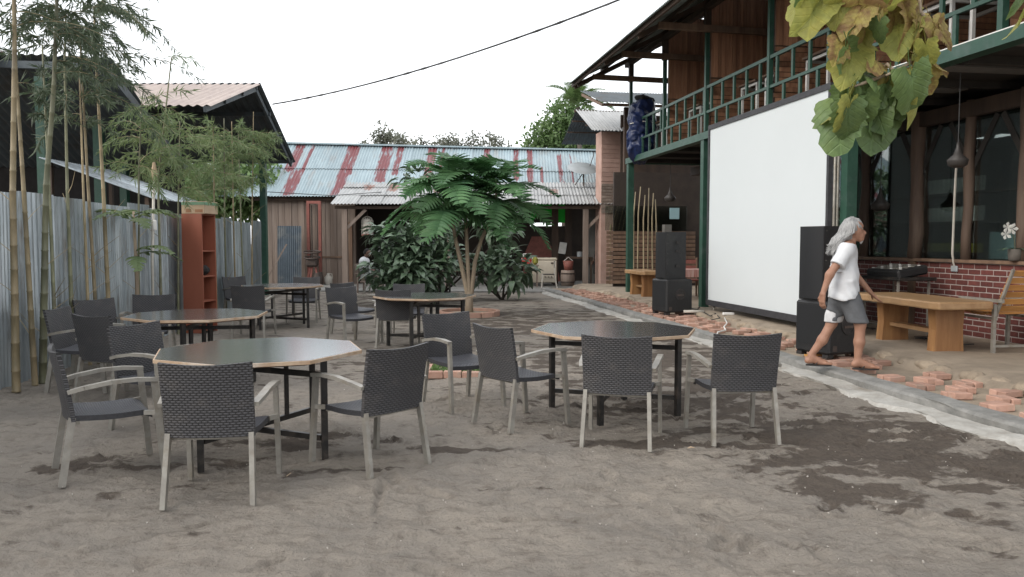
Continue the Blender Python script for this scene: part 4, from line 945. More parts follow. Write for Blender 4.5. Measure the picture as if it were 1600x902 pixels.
by_feet('wicker armchair seen from behind in front of the screen-side table', [(912, 694), (1014, 704)], [(922, 669), (1031, 676)])
by_feet('rightmost wicker armchair, turned toward the screen-side table', [(1119, 694), (1215, 695)], [(1072, 667), (1173, 663)])
place('wicker armchair almost hidden behind the shrub near the seated person', (-3.9, 22.6), (1, -.1))

# ================================================================== CABINET, BOX
p = gp(305, 521); cb = thing('open_cabinet', 'tall red-brown open shelf cabinet standing against the fence', 'cabinet', (p.x, p.y, 0), R(-8))
D, W, Hh = .37, .46, 2.06           # side panel faces the camera (x), shelves open to +x
for y in (0, W-.022): B().box((-.02, y+.011, Hh/2), (D, .022, Hh)).build('side_panel', 'cabinet', cb)
B().box((-.02-D/2+.008, W/2, Hh/2), (.012, W-.046, Hh-.01)).build('back_panel', 'cabinet', cb)
for z in (.05, .55, .98, 1.42, Hh-.012): B().box((-.016, W/2, z), (D-.03, W-.046, .024)).build('shelf', 'cabinet', cb)
o = B().cbox((0, 0, .09), (.26, .24, .17), .06).build('helmet_bag', 'black_cloth', loc=cb.matrix_world @ Vector((0, 0, 0))); o.location = Vector((p.x+.04, p.y+.22, .994+.002)); tag(o, 'black bag on the middle shelf of the red-brown cabinet', 'bag')
bx = thing('cardboard_box', 'printed cardboard fruit box lying on top of the cabinet', 'box', (p.x+.02, p.y+.235, Hh+.001), R(-8))
B().cbox((.02, 0, .105), (.42, .46, .21), .006).build('body', 'card', bx)
B().box((.02, -.2325, .175), (.418, .003, .05)).build('printed_band', 'card_green', bx); B().box((-.06, -.2325, .055), (.10, .003, .06)).build('printed_mark', 'card_print', bx); B().box((.13, -.2325, .05), (.14, .003, .05)).build('printed_mark', 'card_print', bx)
B().box((.2325, 0, .175), (.003, .458, .05)).build('printed_band', 'card_green', bx)
o = B().cbox((0, 0, 0), (.05, .04, .16), .01).build('switch_box', 'white', loc=at(242, 352, 12.2)); tag(o, 'small white switch box hanging on a pale pole at the fence', 'switch')
pl = at(240, 520, 12.25); pl.z = 0; tp = at(241, 270, 12.25)
po = thing('pale_pole', 'pale thin pole with a wrapped tip standing at the fence', 'pole', pl); B().tube([(0, 0, 0), (.01, .0, 1.3), tp-pl], .022, 7).build('shaft', 'plastic_white', po, smooth=True); B().lathe([(.03, -.02), (.05, .1), (.02, .26)], tp-pl-Vector((0, 0, .1)), 8).build('wrapped_tip', 'card', po)

# ================================================================== SCREEN AND SPEAKERS
SX = 6.47; sy0, sy1 = 10.72, 14.95; sz0, sz1 = .42, 3.80
sn = thing('projection_screen', 'big white outdoor projection screen hung from the balcony', 'screen', H(SX, (sy0+sy1)/2, 0), TH)
hw = (sy1-sy0)/2
B().box((0, 0, (sz0+sz1)/2), (.012, hw*2, sz1-sz0)).build('screen_cloth', 'screen', sn)
B().box((.005, 0, sz1+.045), (.07, hw*2+.12, .088)).build('top_bar', 'frame_black', sn); B().box((.005, 0, sz0-.055), (.07, hw*2+.12, .11)).build('bottom_bar', 'frame_black', sn)
for s in (-1, 1): B().box((.005, s*(hw+.03), (sz0+sz1)/2), (.07, .058, sz1-sz0-.002)).build('side_bar', 'frame_black', sn)
for dx in (.05, .10): B().tube([(dx+.02, -hw-.06, .1), (dx+.02, -hw-.06, 3.7)], .022, 8).build('side_pole', 'alu', sn, smooth=True)
for s in (-1, 1): B().tube([(.06, s*hw*.93, .16), (.06, s*hw*.93, .31)], .03, 8).build('foot', 'alu', sn, smooth=True)
for y in (-1.5, -.2, 1.3): B().tube([(.02, y, sz1+.08), (.2, y+.02, ZF-.02)], .008, 5).build('tie', 'cable', sn)
def sub(label, x, y, z, rz):
    t = thing('subwoofer', label, 'speaker', H(x, y, z), TH+rz, 'loudspeakers beside the screen')
    B().cbox((0, 0, .37), (.60, .58, .66), .03).build('cabinet', 'black_plastic', t)
    B().box((-.302, 0, .40), (.006, .50, .50)).build('grille', 'grille', t)
    for s in (-1, 1):
        for q in (-1, 1): B().box((q*.24, s*.22, .02), (.09, .09, .045)).build('foot', 'rubber', t)
    h = B().lathe([(.115, 0), (.115, .012), (.09, .012), (.09, .002)], n=20).build('handle_cup', 'rubber', t, smooth=False); h.rotation_euler = (R(90), 0, 0); h.location = (.02, -.29, .40)
    B().box((.02, -.296, .385), (.15, .012, .03)).build('handle_bar', 'iron', t)
    B().box((-.20, -.292, .12), (.06, .006, .07)).build('badge', 'iron', t)
    return t
def topspk(label, x, y, z, rz, w_=.42):
    t = thing('loudspeaker', label, 'speaker', H(x, y, z), TH+rz, 'loudspeakers beside the screen')
    poly = [(-.24, -w_/2), (.24, -w_/2+.06), (.24, w_/2-.06), (-.24, w_/2)]
    B().prism(poly, 0, .93).build('cabinet', 'black_plastic', t)
    g = B(); n = 8; G = []
    for i in range(n+1):
        u = i/n; G.append([Vector((-.243-.03*math.sin(math.pi*u), -w_/2+.015+(w_-.03)*u, zz)) for zz in (.02, .91)])
    g.grid(G).build('grille', 'grille', t, smooth=True)
    for z_ in (.25, .55, .72): B().box((.04, -w_/2+.018, z_), (.09, .02, .05), Euler((0, 0, .125)).to_matrix()).build('handle_cup', 'rubber', t)
    for z_ in (.1, .3, .5, .7, .87): B().lathe([(.006, 0), (.006, .004)], (0, 0, 0), 6).build('screw', 'alu', t, loc=(-.2, -w_/2-.002, z_))
    return t
sub('black subwoofer on the paving bricks behind the walking man', 5.62, 9.2, .14, R(14)); topspk('tall black loudspeaker stacked beside the walking man', 5.58, 9.24, .14+.705, R(12))
sub('black subwoofer on the paving bricks at the left edge of the screen', 5.74, 15.05, .14, R(10)); topspk('tall black loudspeaker stacked left of the screen', 5.72, 15.05, .14+.705, R(8))
o = B().box((0, 0, .013), (.34, .09, .024)).build('wood_scrap', 'teak_slat', loc=H(5.42, 9.15, .14)); o.rotation_euler = (0, 0, .5); tag(o, 'short raw wood scrap lying beside the nearer subwoofer', 'wood')
# cable with white extension block, pipe
pts = [gp(1132, 497, .2), gp(1136, 505, .18), gp(1131, 511, .17), gp(1134, 516, .17), gp(1122, 519, .17), gp(1120, 523, .16), gp(1128, 527, .15)]
tag(B().tube(pts, .012, 6).build('white_cable', 'white', smooth=True), 'white cable winding over the paving bricks below the screen', 'cable')
o = B().cbox((0, 0, .03), (.22, .07, .05), .01).build('power_strip', 'white', loc=gp(1138, 493, .2)); o.rotation_euler = (0, 0, .1); tag(o, 'white power strip on the terrace edge below the screen', 'power strip')
pts = [gp(1100, 488, .2), gp(1110, 494, .2), gp(1118, 490, .21), gp(1125, 497, .2), gp(1112, 500, .19)]; tag(B().tube(pts, .009, 6).build('black_cable', 'cable', smooth=True), 'thin black cable lying near the green post foot', 'cable')
a, b_ = gp(1068, 487, .2), gp(1100, 487, .2); tag(B().tube([a, b_], .03, 8).build('pipe', 'plastic_white', smooth=True), 'short pale pipe lying at the foot of the green post', 'pipe')
pts = [gp(1075, 470, .22), gp(1080, 482, .2), gp(1090, 484, .2), gp(1094, 478, .22)]; tag(B().tube(pts, .012, 6).build('speaker_cable', 'cable', smooth=True), 'black speaker cable trailing behind the far subwoofer', 'cable')

# ================================================================== SLAB TABLES AND BENCH CHAIR
def slab_table(label, c, rz, Lg, Wd, legs=(.52,), group='thick teak slab tables on the terrace'):
    t = thing('slab_table', label, 'table', c, rz, group); rr = random.Random(int(Lg*100))
    n = 14; L_, R_ = [], []
    for i in range(n+1):
        y = -Lg/2+Lg*i/n; L_.append((-Wd/2+rr.uniform(-.02, .02)+(.05 if i in (0, n) else 0), y)); R_.append((Wd/2+rr.uniform(-.02, .02)-(.05 if i in (0, n) else 0), y))
    b = B(); poly = L_+R_[::-1]; b.prism(poly, .575, .672); o = b.build('tabletop', 'teak', t); bv = o.modifiers.new('Bevel', 'BEVEL'); bv.width = .018; bv.segments = 2; bv.angle_limit = R(50)
    for s in (-1, 1):
        y = s*Lg*.30; lg = B(); G = []
        for (z, w0, w1) in ((-.05, .30, .30), (.3, .265, .27), (.576, .30, .29)): w0 *= .7; w1 *= .7; G.append([Vector((-w0+.02, y-.06, z)), Vector((w1, y-.06, z)), Vector((w1-.015, y+.06, z)), Vector((-w0, y+.06, z)), Vector((-w0+.02, y-.06, z))])
        lg.grid(G); lg.build('leg', 'teak_leg', t)
    B().box((0, 0, .26), (.16, Lg*.60-.112, .05)).build('stretcher', 'teak', t); return t
e0, e1 = gp(1350, 472, .82), gp(1538, 492, .82); mid = (e0+e1)/2; ta = math.atan2(-(e0-e1).x, (e0-e1).y); tl = (e0-e1).length
xq = CT*mid.x+ST*mid.y; yq = -ST*mid.x+CT*mid.y
slab_table('long thick teak slab table on two plank legs before the brick wall', (5.405, 10.44, FL-.02), R(5.7), 1.92, .80)
slab_table('teak slab table with slanting leg left of the far subwoofer', H(6.62, 19.35, FL-.02), TH, 1.5, .6)
# slatted chair at the right edge
c = gp(1573, 552, .2); sc = thing('slatted_chair', 'orange teak slatted chair on a grey steel frame at the right edge', 'chair', (c.x+.06, c.y+.30, FL), R(187))
for k in range(6): B().cbox((0, -.26+k*.105, .47+.012*abs(k-2.5)), (.62, .09, .024), .006).build('seat_slat', 'teak_slat', sc)
for k in range(6): B().cbox((0, .33+.045*k, .56+k*.088), (.62, .022, .078), .006, Euler((R(-26), 0, 0)).to_matrix()).build('back_slat', 'teak_slat', sc)
for s in (-1, 1):
    B().bar((s*.34, -.24, -.02), (s*.34, -.24, .66), .04).build('leg', 'alu', sc); B().bar((s*.34, .36, -.02), (s*.34, .36, .62), .04).build('leg', 'alu', sc)
    B().bar((s*.34, -.26, .66), (s*.34, .50, .66), .04).build('armrest', 'alu', sc); B().bar((s*.30, .32, .44), (s*.30, .6, 1.05), .03).build('back_rail', 'alu', sc); B().bar((s*.32, -.28, .435), (s*.32, .38, .435), .03).build('seat_rail', 'alu', sc)
B().bar((-.34, .36, .1), (.34, .36, .1), .03).build('stretcher', 'alu', sc)
# grey frame chair with mixer behind the slab table
c = H(7.75, 10.9, FL); mt = thing('equipment_stand', 'black sound mixer desk on a grey tubular stand behind the slab table', 'stand', c, TH)
for x in (-.25, .25):
    for y in (-.4, .4): B().bar((x, y, -.02), (x, y, .8), .03).build('leg', 'alu', mt)
for z in (.12, .45): B().bar((-.25, -.4, z), (-.25, .4, z), .025).build('rail', 'alu', mt)
B().cbox((0, 0, .83), (.62, 1.0, .05), .01).build('shelf', 'black_steel', mt); B().cbox((0, 0, .93), (.5, .8, .14), .03, Euler((0, R(-10), 0)).to_matrix()).build('mixer', 'black_plastic', mt)
for k in range(10):
    for j in range(4): B().box((-.17+j*.1, -.33+k*.073, 1.008+.017*(-.17+j*.1)/.1), (.035, .02, .014)).build('fader', 'alu' if (k+j) % 3 else 'white', mt)
o = B(); rr = random.Random(3)
for k in range(7):
    y0 = rr.uniform(-1.1, 1.1); o.tube([(0, y0, .01), (.2+rr.uniform(-.1, .1), y0+rr.uniform(-.4, .4), .012), (.1, y0+rr.uniform(-.7, .7), .012), (.35, y0+rr.uniform(-.6, .6), .01)], .011, 5)
stuff(tag(o.build('cable_tangle', 'cable', loc=H(7.45, 10.6, FL)), 'tangle of black cables on the terrace floor under the slab table', 'cables')).rotation_euler = (0, 0, TH)
# orchid on the sill, notice board, stain-dark log
c = H(8.33, 9.28, 1.322); oc = thing('potted_orchid', 'white orchid in a small grey pot on the brick sill', 'plant', c)
B().lathe([(.055, -.12), (.075, -.10), (.085, .04), (.075, .04)], (0, -.0, .12), 12).build('pot', 'pot', oc, smooth=True)
B().tube([(0, 0, .14), (-.02, -.01, .3), (-.08, -.03, .44), (-.15, -.05, .48)], .006, 5).build('stem', 'culm_green', oc)
for k, (x, y, z, s) in enumerate(((-.08, -.05, .43, .075), (-.15, -.06, .45, .07), (-.16, -.05, .36, .075))):
    f = B()
    for q in range(5):
        a = q*2*math.pi/5+.3*k; f.add([(0, 0, 0), (s*math.cos(a-.45)*.8, -.008, s*math.sin(a-.45)*.8), (s*1.05*math.cos(a), -.018, s*1.05*math.sin(a)), (s*math.cos(a+.45)*.8, -.008, s*math.sin(a+.45)*.8)], [(0, 1, 2, 3)])
    f.build('flower', 'petal', oc, loc=(x, y, z))
for a, l in ((2.6, .2), (3.4, .22), (.2, .16), (5.0, .15)):
    f = B(); G = []
    for i in range(5):
        t = i/4; w_ = .028*math.sin(math.pi*(.12+.86*t)); cdir = Vector((math.cos(a), math.sin(a), 0)); pr = Vector((-math.sin(a), math.cos(a), 0)); c0 = cdir*l*t+Vector((0, 0, .15+.12*t-.13*t*t)); G.append([c0-pr*w_, c0+Vector((0, 0, -.006)), c0+pr*w_])
    f.grid(G).build('leaf', 'shrubleaf', oc)
o = B().box((0, 0, .2), (.03, .62, .38)).build('notice_board', 'pale_blue', loc=H(8.62, 9.75, 1.33)); o.rotation_euler = (0, 0, TH); tag(o, 'pale blue board standing inside the window beside the orchid', 'board')
o = B().cbox((0, 0, 0), (.03, .13, .09), .01).build('wall_socket', 'dish', house, loc=hl(WX-.025, 10.45, 1.18)); B().tube([hl(WX-.03, 10.45, 1.22), hl(WX-.09, 10.42, 1.4), hl(WX-.10, 10.4, 2.3), hl(WX-.09, 10.4, 2.7)], .017, 6).build('conduit', 'plastic_white', house)
def pendant(label, pos, drop, s=1.):
    t = thing('pendant_lamp', label, 'lamp', pos, 0, 'woven pendant lamps under the balcony')
    B().lathe([(.02*s, .42*s), (.03*s, .34*s), (.07*s, .22*s), (.165*s, .13*s), (.165*s, .115*s), (.15*s, .04*s), (.08*s, -.0*s)], n=18).build('shade', 'lamp', t, smooth=True); B().tube([(0, 0, .42*s), (0, 0, drop)], .006, 5).build('cord', 'cable', t)
for px, py, Y, s, lab in ((1496, 262, 9.9, .74, 'largest dark pendant lamp hanging over the slab table'), (1375, 330, 12.6, .85, 'small dark pendant lamp behind the window posts'), (1047, 316, 20.5, .9, 'pendant lamp hanging in the far bay over the thin poles')):
    q = at(px, py, Y); pendant(lab, q, ZB-.02-q.z, s)
# round table with striped cloth and rust chairs in the far bay
c = H(7.35, 17.9, FL-.02); ct = thing('cloth_table', 'small table with pink striped cloth behind the far loudspeakers', 'table', c, TH)
B().box((0, 0, .73), (.8, .8, .03)).build('top', 'wood_brown', ct); [B().bar((x, y, 0), (x, y, .72), .05).build('leg', 'iron', ct) for x in (-.32, .32) for y in (-.32, .32)]
B().box((0, 0, .66), (.84, .84, .175)).build('cloth', 'cloth_red', ct)
for dx, dy, a, lab in ((.75, .1, 1.6, 'brown wooden chair right of the striped cloth table'), (.25, .8, 2.9, 'brown wooden chair behind the striped cloth table')):
    wc = thing('wooden_chair', lab, 'chair', H(7.35+dx, 17.9+dy, FL-.02), TH+a); B().cbox((0, 0, .45), (.42, .42, .04), .01).build('seat', 'rust_red', wc)
    for x in (-.19, .19): B().bar((x, .19, 0), (x, .19, .44), .04).build('leg', 'wood_brown', wc); B().bar((x, -.19, 0), (x, -.24, 1.0), .04).build('back_leg', 'wood_brown', wc)
    for z in (.6, .75, .9): B().box((0, -.215-.03*(z-.6), z), (.36, .02, .10)).build('back_slat', 'rust_red', wc)
# balcony furniture: white framed tables
for i, yy in enumerate(PY[1:]):
    for k, off in enumerate((.75, 1.75)):
        if i == 5 and k: continue
        bay = ['farthest', 'fourth', 'third', 'second', 'nearest', 'rightmost'][i]
        t = thing('white_frame_table', f'white tube-framed table, {"farther" if k == 0 else "nearer"} of the pair in the {bay} balcony bay', 'table', H(7.55, yy+2.63-off-.2, ZF-.034), TH, 'white framed tables on the balcony')
        for x in (-.4, .4):
            for y in (-.32, .32): B().bar((x, y, 0), (x, y, .76), .045).build('leg', 'white', t)
        for x in (-.4, .4): B().bar((x, -.34, .78), (x, .34, .78), .045).build('rail', 'white', t)
        for y in (-.32, .32): B().bar((-.375, y, .78), (.375, y, .78), .04).build('rail', 'white', t)
        B().box((0, 0, .83), (.95, .75, .035)).build('top', 'wood_brown', t)
# tarp bundle on the balcony corner
q = at(1006, 215, 20.9); r_ = random.Random(6)
pr = [((0, 0, .15), (.05, 0, 1.0), .30, .30), ((-.05, -.05, .9), (.15, .0, 1.25), .30, .26), ((.1, 0, .3), (.15, .05, .8), .32, .3), ((.05, 0, -.1), (.05, 0, .2), .18, .27)]
def crumple(V): 
    n = fbm(V[:, 0]*5+V[:, 2]*3, V[:, 1]*5+V[:, 2]*4, 4, .6); c0 = np.array([.05, 0, .6]); d = V-c0; return V+d/np.linalg.norm(d, axis=1)[:, None]*n[:, None]*.16
tb = thing('tarp_bundle', 'bulging dark blue tarpaulin bundle tied at the balcony corner', 'tarp', H(6.72, 20.15, ZF+.02), TH)
sdf(pr, .035, .1, post=crumple).build('tarp', 'tarp', tb, smooth=True); B().cbox((.12, -.08, 1.42), (.45, .4, .12), .05, Euler((.1, .2, .3)).to_matrix()).build('black_sheet', 'black_cloth', tb)
B().tube([(-.32, -.2, .75), (0, -.36, .8), (.4, -.25, .76)], .015, 5).build('rope', 'white', tb)

# ================================================================== PEOPLE
def hand(w, tip, side, s=1., palm_n=(0, 1, 0), curl=.35, spread=.06):
    """prims of a palm with five fingers from the wrist w along the direction to tip"""
    w = Vector(w); d = (Vector(tip)-w).normalized(); n = Vector(palm_n).normalized(); n = (n-d*n.dot(d)).normalized(); x = d.cross(n).normalized()*side
    out = []
    for q in (-1.1, -.35, .35, 1.05):
        out.append((tuple(w+x*q*.018*s), tuple(w+d*.085*s+x*q*.024*s), .017*s, .014*s, None, .012))
    for q, ln in ((-1.15, .060), (-.4, .075), (.4, .082), (1.15, .074)):
        k0 = w+d*.088*s+x*q*.025*s; d1 = (d+n*curl*.6+x*q*spread).normalized(); k1 = k0+d1*ln*.55*s; d2 = (d+n*curl*1.8).normalized(); k2 = k1+d2*ln*.5*s
        out += [(tuple(k0), tuple(k1), .0105*s, .0095*s, None, .004), (tuple(k1), tuple(k2), .0095*s, .0075*s, None, .004)]
    b0 = w+d*.025*s+x*.028*s; b1 = b0+(d*.6+x*.65+n*.25).normalized()*.045*s; b2 = b1+(d*.9+x*.25+n*.4).normalized()*.035*s
    return out+[(tuple(b0), tuple(b1), .014*s, .012*s, None, .008), (tuple(b1), tuple(b2), .012*s, .009*s, None, .004)]
mp_ = gp(1316, 573, .155)
man = thing('person', 'walking man with long grey hair, white T-shirt and grey shorts passing the slab table', 'person', mp_, R(-9))
# local axes: +x walking direction, -y toward the camera (his right side)
hd = Vector((.125, -.01, 1.56))
body = [((0, 0, .90), (.0, 0, 1.08), .135, .135, (1.15, .95, 1)), ((.0, 0, 1.08), (.01, 0, 1.30), .14, .145, (1.2, .85, 1)),
        ((.0, -.13, 1.36), (.0, .13, 1.36), .062, .062), ((.01, 0, 1.34), (.08, 0, 1.48), .058, .054),
        ((.09, 0, 1.56), (.09, 0, 1.60), .088, .092, None, .03), ((.12, 0, 1.52), (.15, 0, 1.50), .066, .055, None, .03), ((.16, 0, 1.455), (.165, 0, 1.46), .034, .034, None, .02),
        ((.172, 0, 1.565), (.205, 0, 1.525), .012, .019, None, .012), ((.178, 0, 1.485), (.182, 0, 1.482), .020, .018, None, .01), ((.165, -.035, 1.60), (.165, .035, 1.60), .018, .018, None, .015),
        ((.07, -.088, 1.55), (.075, -.09, 1.52), .016, .013, (1, 1.6, 1), .008), ((.07, .088, 1.55), (.075, .09, 1.52), .016, .013, (1, 1.6, 1), .008),
        # right arm hanging back
        ((-.03, -.19, 1.34), (-.215, -.235, 1.06), .052, .042), ((-.215, -.235, 1.06), (-.285, -.24, .845), .042, .028),
        # left arm reaching forward to the table
        ((.02, .19, 1.33), (.165, .23, 1.06), .05, .041), ((.165, .23, 1.06), (.345, .22, .84), .041, .027),
        # legs: right leg forward, left leg behind
        ((.03, -.08, .86), (.155, -.105, .50), .078, .060), ((.155, -.105, .50), (.150, -.105, .30), .056, .056), ((.150, -.105, .30), (.135, -.105, .085), .055, .036),
        ((-.03, .08, .86), (-.10, .10, .49), .078, .058), ((-.10, .10, .49), (-.20, .10, .29), .055, .054), ((-.20, .10, .29), (-.325, .10, .11), .053, .035)]
def foot(ax, y, pitch):
    a = Vector((ax, y, .075)); c, s = math.cos(pitch), math.sin(pitch)
    def T(x, dy, z): return (ax+x*c+z*s*.0, y+dy, .032+z-x*s)
    o = [(T(-.045, 0, .015), T(.06, 0, .02), .038, .034, None, .03), (T(0, 0, .05), T(.1, 0, .012), .038, .026, None, .03), (T(.06, 0, 0), T(.14, -.008, -.006), .036, .034, None, .02)]
    for q, l in ((-1.9, .205), (-.9, .205), (0, .198), (.85, .188), (1.6, .172)): o.append((T(.14, q*.018, -.008), T(l, q*.021, -.014), .014 if q > -1.5 else .018, .011 if q > -1.5 else .015, None, .006))
    return o
body += foot(.15, -.105, 0.)+foot(-.31, .10, .0)
body += hand((-.285, -.24, .845), (-.292, -.235, .70), -1, 1.05, (.75, .5, 0), .55)
body += hand((.345, .22, .84), (.45, .21, .73), 1, 1.0, (-.5, 0, -.8), -.15)
sdf(body, .0085, .035).build('body', 'skin', man, smooth=True)
for s in (-1, 1):
    e = B().lathe([(.001, -.011), (.008, -.007), (.011, 0), (.008, .007), (.001, .011)], n=8).build('eye', 'white', man, smooth=True); e.location = (.168, s*.033, 1.575)
    B().bar((.176, s*.018, 1.598), (.160, s*.055, 1.600), .010, .007).build('eyebrow', 'hair', man)
    e = B().lathe([(.001, -.006), (.005, -.002), (.001, .004)], n=6).build('pupil', 'rubber', man); e.location = (.1785, s*.033, 1.572); e.rotation_euler = (0, R(90), 0)
B().bar((.195, -.024, 1.475), (.195, .024, 1.475), .006, .006).build('mouth', 'rust_red', man)
sdf([((.178, -.02, 1.492), (.178, .02, 1.492), .012, .012), ((.17, 0, 1.435), (.165, 0, 1.41), .022, .012)], .007, .01).build('beard', 'hair', man, smooth=True)
shirt = [((-.005, 0, .78), (.0, 0, 1.06), .178, .160, (1.1, .80, 1)), ((0, 0, 1.06), (.0, 0, 1.29), .156, .16, (1.25, .82, 1)), ((-.01, -.14, 1.345), (-.01, .14, 1.345), .082, .082), ((.015, 0, 1.36), (.04, 0, 1.40), .072, .066),
         ((-.03, -.18, 1.335), (-.135, -.222, 1.165), .076, .084), ((.01, .18, 1.335), (.10, .222, 1.165), .076, .084)]
def sclip(X, D):
    x, y, z = X[..., 0], X[..., 1], X[..., 2]
    D = np.maximum(D, .775+.012*np.sin(x*30)-z); D = np.maximum(D, z-1.405-.25*(-x+.04)*.6)
    for s, ex in ((-1, -.135), (1, .10)):                            # sleeve hems
        dvec = np.array([ex-(-.03 if s < 0 else .01), s*.042, -.17]); dvec /= np.linalg.norm(dvec)
        pl = (x-ex)*dvec[0]+(y-s*.222)*dvec[1]+(z-1.165)*dvec[2]
        arm = (s*y > .20-.1*np.clip((z-1.1)*4, 0, 1)*(s*y > .17)) & (z < 1.25) & (z > 1.0)
        D = np.where(arm, np.maximum(D, pl), D)
    return D+.006*np.sin(z*38+x*22+y*9)*np.sin(y*26+x*31)*np.clip((1.3-z)*3, 0, 1)
sdf(shirt, .011, .05, sclip).build('t_shirt', 'shirt', man, smooth=True)
def hclip(z0, z1):
    def f(X, D): return np.maximum(np.maximum(D+.005*np.sin(X[..., 2]*30+X[..., 0]*40), z0-X[..., 2]), X[..., 2]-z1)
    return f
def shclip(X, D):
    x, y, z = X[..., 0], X[..., 1], X[..., 2]
    D = D+.005*np.sin(z*30+x*40); D = np.maximum(D, np.where(y > -.0, .60-.35*(x+.05), .515)-z); return np.maximum(D, z-.93)
sdf([((0, -.02, .95), (.01, .02, .80), .155, .165, (1.15, .95, 1)), ((.04, -.085, .80), (.145, -.105, .49), .108, .112), ((-.02, .08, .80), (-.085, .10, .52), .108, .112)], .012, .05, shclip).build('shorts', 'shorts', man, smooth=True)
sdf([((-.03, .09, .80), (-.092, .10, .50), .098, .100)], .012, .03, hclip(.50, .655)).build('shorts_lining', 'lining', man, smooth=True)
hair = [((.075, 0, 1.60), (.09, 0, 1.615), .104, .098), ((.04, 0, 1.59), (-.0, 0, 1.50), .095, .09), ((-.0, -.04, 1.52), (-.10, -.055, 1.37), .07, .05), ((-.0, .04, 1.52), (-.09, .06, 1.37), .07, .05), ((-.10, -.03, 1.40), (-.165, -.05, 1.26), .065, .022), ((.02, -.085, 1.58), (-.02, -.12, 1.40), .045, .04), ((.02, .085, 1.58), (-.02, .12, 1.40), .045, .04), ((-.02, -.10, 1.42), (-.06, -.12, 1.31), .04, .02), ((-.08, .02, 1.38), (-.14, .03, 1.28), .05, .02)]
def wav(X, D):
    x, y, z = X[..., 0], X[..., 1], X[..., 2]
    face = np.sqrt(((x-.19)/.105)**2+(y/.12)**2+((z-1.515)/.115)**2)-1.
    D = np.maximum(D, -face*.05); return D+.007*np.sin(z*55+x*60)*np.sin(y*70+z*18)+.004*np.sin(x*150+z*40+y*90)
hb_ = sdf([((.07, 0, 1.59), (.08, 0, 1.605), .100, .095), ((.04, 0, 1.58), (.01, 0, 1.50), .09, .075), ((.0, 0, 1.5), (-.07, 0, 1.38), .07, .05)], .0085, .03, wav)
rr = random.Random(71)
for i in range(230):                                             # wavy locks laid over the scalp
    ph = rr.uniform(1.45, math.pi)*rr.choice((-1, 1)); cx, cy = math.cos(ph), math.sin(ph); ro = rr.uniform(.0, .014); wv = rr.uniform(0, 6.28); am = rr.uniform(.004, .012)
    P_ = [(.075+.02*cx, .012*cy, 1.705), (.07+.075*cx, .075*cy, 1.675), (.065+(.104+ro)*cx, (.104+ro)*cy, 1.60), (.055+(.108+ro)*cx, (.112+ro)*cy, 1.53)]
    pull = rr.uniform(.6, 1.); e_ = rr.uniform(1.27, 1.40)
    P_ += [(.0+.085*cx-.05*pull, (.105+ro)*cy*.95, 1.46), (-.03+.06*cx-.07*pull, (.10+ro)*cy*.85, 1.40), (-.05+.05*cx-.085*pull, (.09)*cy*.85, max(e_, 1.33)), (-.06+.05*cx-.095*pull, .085*cy*.85, e_)]
    P_ = [(x+am*math.sin(wv+k*1.7)*(k > 2), y+am*math.cos(wv+k*1.9)*(k > 2), z) for k, (x, y, z) in enumerate(P_)]
    hb_.tube(P_, [.008, .010, .011, .011, .011, .010, .007, .002], 5, cap=False)
hb_.build('hair', 'hair', man, smooth=True)
for ax, y in ((.15, -.105), (-.31, .10)):
    sd = B(); sole = []
    for a in np.linspace(0, 2*math.pi, 18, endpoint=False): sole.append((ax+.075+.145*math.cos(a), y+(.045+.008*math.cos(a))*math.sin(a)))
    sd.prism(sole, -.012, .004); o = sd.build('sandal', 'rubber', man); B().tube([(ax+.02, y-.045, .0), (ax+.07, y-.028, .045), (ax+.145, y-.012, .035), (ax+.155, y-.012, .0)], .007, 5).build('strap', 'rubber', o); B().tube([(ax+.02, y+.045, .0), (ax+.07, y+.026, .048), (ax+.145, y-.012, .035)], .007, 5).build('strap', 'rubber', o)
# seated person behind the shrub
sp = Vector((at(576, 440, 24.6).x, 24.6, .0)); sp.z = 0
pc = thing('person', 'seated person in a white shirt and pale trousers left of the broad-leaved shrub', 'person', sp, R(-8))
sdf([((-.1, 0, .5), (-.13, 0, .95), .14, .15), ((-.12, -.16, .98), (-.12, .16, .98), .07, .07), ((-.1, 0, 1.0), (-.07, 0, 1.12), .055, .05), ((-.04, 0, 1.2), (-.02, 0, 1.25), .095, .10), ((.03, 0, 1.17), (.04, 0, 1.16), .05, .045),
     ((-.12, -.2, .96), (-.05, -.25, .70), .05, .042), ((-.05, -.25, .70), (.2, -.2, .66), .042, .03), ((-.12, .2, .96), (-.05, .25, .70), .05, .042), ((-.05, .25, .70), (.2, .2, .66), .042, .03), ((-.05, -.09, .5), (.36, -.1, .52), .085, .065), ((-.05, .09, .5), (.36, .1, .52), .085, .065),
     ((.36, -.1, .52), (.34, -.1, .1), .06, .038), ((.36, .1, .52), (.34, .1, .1), .06, .038), ((.32, -.1, .04), (.50, -.1, .03), .04, .03), ((.32, .1, .04), (.50, .1, .03), .04, .03)]+hand((.2, -.2, .66), (.32, -.18, .64), 1)+hand((.2, .2, .66), (.32, .18, .64), -1), .018, .03).build('body', 'skin2', pc, smooth=True)
sdf([((-.1, 0, .5), (-.13, 0, .95), .165, .17), ((-.12, -.17, .98), (-.12, .17, .98), .085, .085), ((-.12, -.2, .96), (-.085, -.225, .82), .075, .075), ((-.12, .2, .96), (-.085, .225, .82), .075, .075)], .02, .04).build('shirt', 'shirt', pc, smooth=True)
sdf([((-.05, -.09, .48), (.36, -.1, .52), .105, .082), ((-.05, .09, .48), (.36, .1, .52), .105, .082), ((.36, -.1, .52), (.345, -.1, .16), .08, .065), ((.36, .1, .52), (.345, .1, .16), .08, .065), ((-.1, 0, .46), (-.1, 0, .52), .15, .15)], .02, .04).build('trousers', 'pale_trousers', pc, smooth=True)
